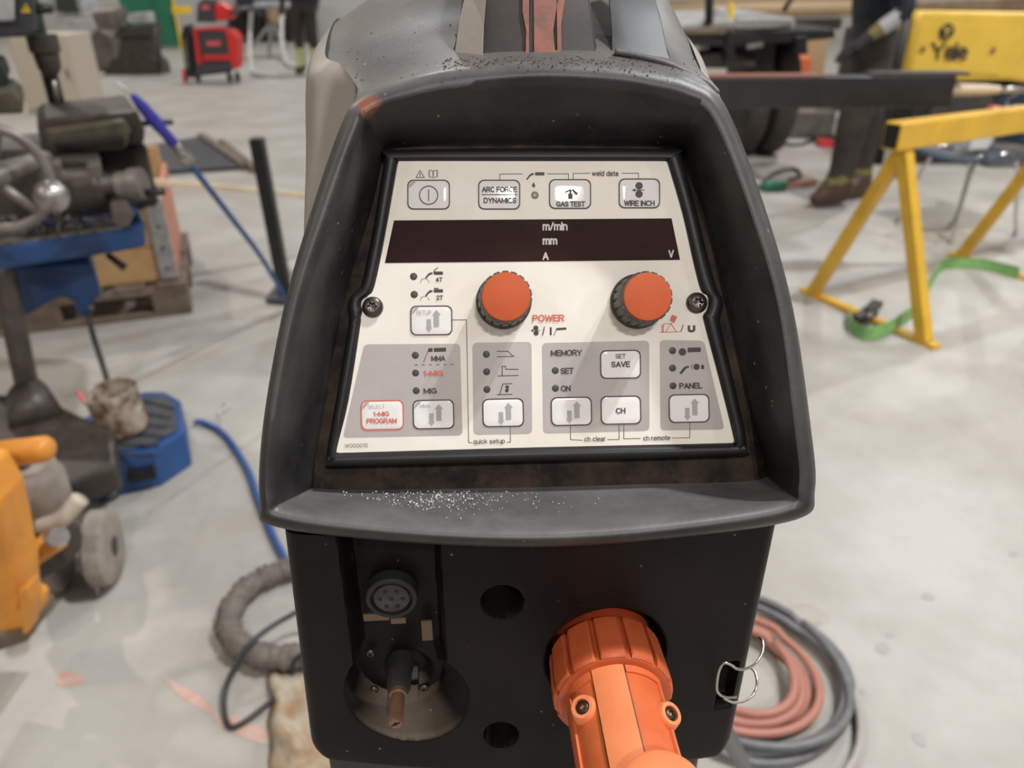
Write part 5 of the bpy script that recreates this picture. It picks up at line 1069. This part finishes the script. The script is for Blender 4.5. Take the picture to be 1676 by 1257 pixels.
# ---- truck with wheel, steel table and timber
tw = FL(1252, 266); tk = thing('truck_chassis', (tw.x, tw.y + .6, 0), 'dark truck chassis with twin tyres and a grey flat deck', 'truck')
for k, dx in enumerate((-.19, .02)):
    c = V((tw.x + dx, tw.y + .42, .44)); w_ = MB().lathe(c, (1, 0, 0), [(0, .24), (.0, .38), (.03, .43), (.06, .44), (.13, .44), (.16, .43), (.19, .38), (.19, .24), (.1, .22)], 48).build('tyre', 'tyre', tk, smooth=40)
    MB().lathe(c + V((.04, 0, 0)), (1, 0, 0), [(0, .01), (0, .24), (.1, .24), (.1, .01)], 24).build('rim', 'iron_grey', w_, smooth=40)
Yd = 5.9
slab([(1108,74),(1120,52),(1366,46),(1368,62),(1330,66),(1200,76)], Yd, 1.6, 'chassis_rail', 'black_steel', tk, .01)
slab([(1080,58),(1096,36),(1300,28),(1302,44),(1190,52),(1120,60)], Yd + .02, 1.6, 'deck_plate', 'pale_metal', tk, .01, label='grey steel deck plate')
slab([(1100,56),(1110,46),(1200,42),(1206,56)], Yd - .03, .6, 'deck_edge', 'wood_dark', tk, .01)
slab([(1190,48),(1202,48),(1204,104),(1190,104)], Yd - .05, .1, 'hanger', 'black_steel', tk, .006); slab([(1303,60),(1322,58),(1322,88),(1304,90)], Yd - .05, .1, 'hanger', 'black_steel', tk, .006); slab([(1160,72),(1270,68),(1268,112),(1166,112)], Yd + .3, .4, 'axle_box', 'black_steel', tk, .02); slab([(1140,90),(1180,84),(1240,92),(1238,112),(1150,112)], Yd + .1, .3, 'air_tank', 'iron_brown', tk, .03)
MB().tube([AT(1162, -40, Yd), AT(1160, 38, Yd)], .03, 10).build('stake', 'black_steel', tk, smooth=True); MB().tube([AT(1300, -10, Yd), AT(1282, 18, Yd)], .018, 8).build('lever', 'black_steel', tk, smooth=True)
ck = MB().bar(AT(1222, 76, Yd - .1), AT(1248, 72, Yd - .1), .03).build('coupling', 'steel', tk); 
for i, (x0, x1, y0, r, m_) in enumerate(((1070, 1400, 14, .10, 'wood'), (1075, 1410, -26, .11, 'ply'))):
    o = MB().tube([AT(x0, y0 + 4, 8.6), AT(x1, y0 - 4, 8.9)], r * .92, 14).build('timber_log', 'ply', smooth=True, label=('lower' if i == 0 else 'upper') + ' pale debarked timber log stacked behind the truck', cat='log', group='timber logs behind the truck')
la = AT(1070, 30, 8.5); lb = AT(1400, 30, 8.5); lr = thing('log_rack', V(((la.x + lb.x) / 2, 8.7, 0)), 'steel rack carrying the timber logs behind the truck', 'rack')
MB().bar((la.x, 8.6, AT(1070, 18, 8.6).z - .16), (lb.x, 8.9, AT(1400, 10, 8.9).z - .16), .1).build('rail', 'iron_brown', lr)
for px in (1090, 1240, 1390): x = AT(px, 60, 8.75).x; MB().bar((x, 8.75, 0), (x, 8.75, .82), .08).build('post', 'iron_brown', lr)
for n_, (x0, y0, x1, y1, y, m_, lab) in enumerate(((1252, 66, 1306, 92, 7.4, 'orange_case', 'upper orange crate beyond the truck wheel'), (1274, 94, 1320, 150, 7.35, 'orange_case', 'lower orange crate beyond the truck wheel'))):
    if n_ == 1: o = MB(); a = AT(x0, y0, y); b = AT(x1, y1, y); bx(o, (a.x, y, 0), (b.x, y + .4, a.z))
    else: o = MB(); a = AT(x0, y0, y); b = AT(x1, y1, y); bx(o, (a.x, y, b.z), (b.x, y + .4, a.z))
    o.build('crate_box', m_, bev=.01, label=lab, cat='crate')
o = MB(); a = AT(1322, 58, 7.8); b = AT(1348, 120, 7.8); bx(o, (a.x, 7.8, 0), (b.x, 8.2, a.z)); o.build('plywood_box', 'ply', bev=.01, label='tall plywood box between the crates and the worker', cat='box')
o = MB(); a = AT(1455, 28, 7.9); b = AT(1482, 140, 7.9); bx(o, (a.x, 7.9, 0), (b.x, 8.1, a.z)); o.build('plywood_sheet', 'ply', bev=.005, label='plywood sheet standing between worker and forklift', cat='board')
MB().tube([(AT(1482, 60, 6.1).x, 6.1, 0), AT(1494, -20, 6.1)], .035, 12).build('dark_pole', 'black_steel', smooth=True, label='dark pole standing at the edge of the forklift', cat='pole')
# deck clutter
o = slab([(1168,38),(1176,14),(1192,12),(1194,38)], Yd + .1, .2, 'tool_box', 'pale_metal', None, .01); one(o, 'pale tool box standing on the truck deck', 'box')
o = slab([(1193,34),(1194,4),(1202,4),(1201,34)], Yd + .1, .06, 'yellow_level', 'yellow_sign', None, .004); one(o, 'yellow spirit level standing on the truck deck', 'tool')
o = slab([(1200,46),(1206,30),(1298,28),(1300,38),(1264,46)], Yd - .02, .5, 'steel_plate', 'galv', None, .006); one(o, 'bright steel plate lying on the truck deck', 'plate')
# things on the floor by the truck
tl = thing('angle_grinder', FL(1270, 304), 'green bodied hand grinder lying on the floor near the worker', 'tool')
MB().tube([FL(1250, 304, .04), FL(1284, 302, .04)], .035, 14).build('body', 'green_paint', tl, smooth=40); MB().tube([FL(1284, 302, .035), FL(1335, 297, .03)], .02, 12).build('handle', 'cable_rust', tl, smooth=True); MB().lathe(FL(1246, 306, .01), (0, 0, 1), [(0, .05), (.012, .05)], 20).build('disc', 'iron_grey', tl)
pipe([FL(1250, 296, .012), FL(1270, 282, .012), FL(1300, 276, .012), FL(1310, 288, .012), FL(1290, 294, .012)], .012, 'grinder_cord', 'cable_black', tl)
pipe([FL(1282, 235, .012), FL(1310, 236, .012), FL(1345, 226, .012), FL(1400, 222, .012)], .012, 'floor_cable', 'cable_black', None, label='black cable on the floor behind the worker', cat='cable')
pipe([FL(1290, 200, .012), FL(1325, 222, .012), FL(1360, 235, .012)], .012, 'floor_cable', 'cable_black', None, label='second black cable crossing towards the worker', cat='cable')
o = MB().box(FL(1350, 233, .03), (.12, .1, .06)).build('red_block', 'torch_red', bev=.005, label='small red block on the floor at the end of the cables', cat='block')
o = MB().box(FL(1322, 200, .12), (.42, .2, .24)).build('dark_crate', 'iron_grey', bev=.02, label='grey metal box on the floor behind the truck tyre', cat='box')
for i, (x, y, w_, h_, m_, lab) in enumerate(((1522, 262, .36, .12, 'black_steel', 'flat black box on the floor behind the trestle leg'), (1640, 268, .36, .16, 'iron_grey', 'grey box behind the school chair'))):
    c = FL(x, y); MB().box(c + V((0, -.02, h_ / 2)), (w_, .2, h_)).build('storage_box', m_, bev=.01, label=lab, cat='box')
o = MB().bar(FL(1440, 282, .03), FL(1485, 284, .03), .08, .05).build('red_rag', 'pink_print', bev=.01, label='pink-red rag on the floor beside the trestle leg', cat='rag')
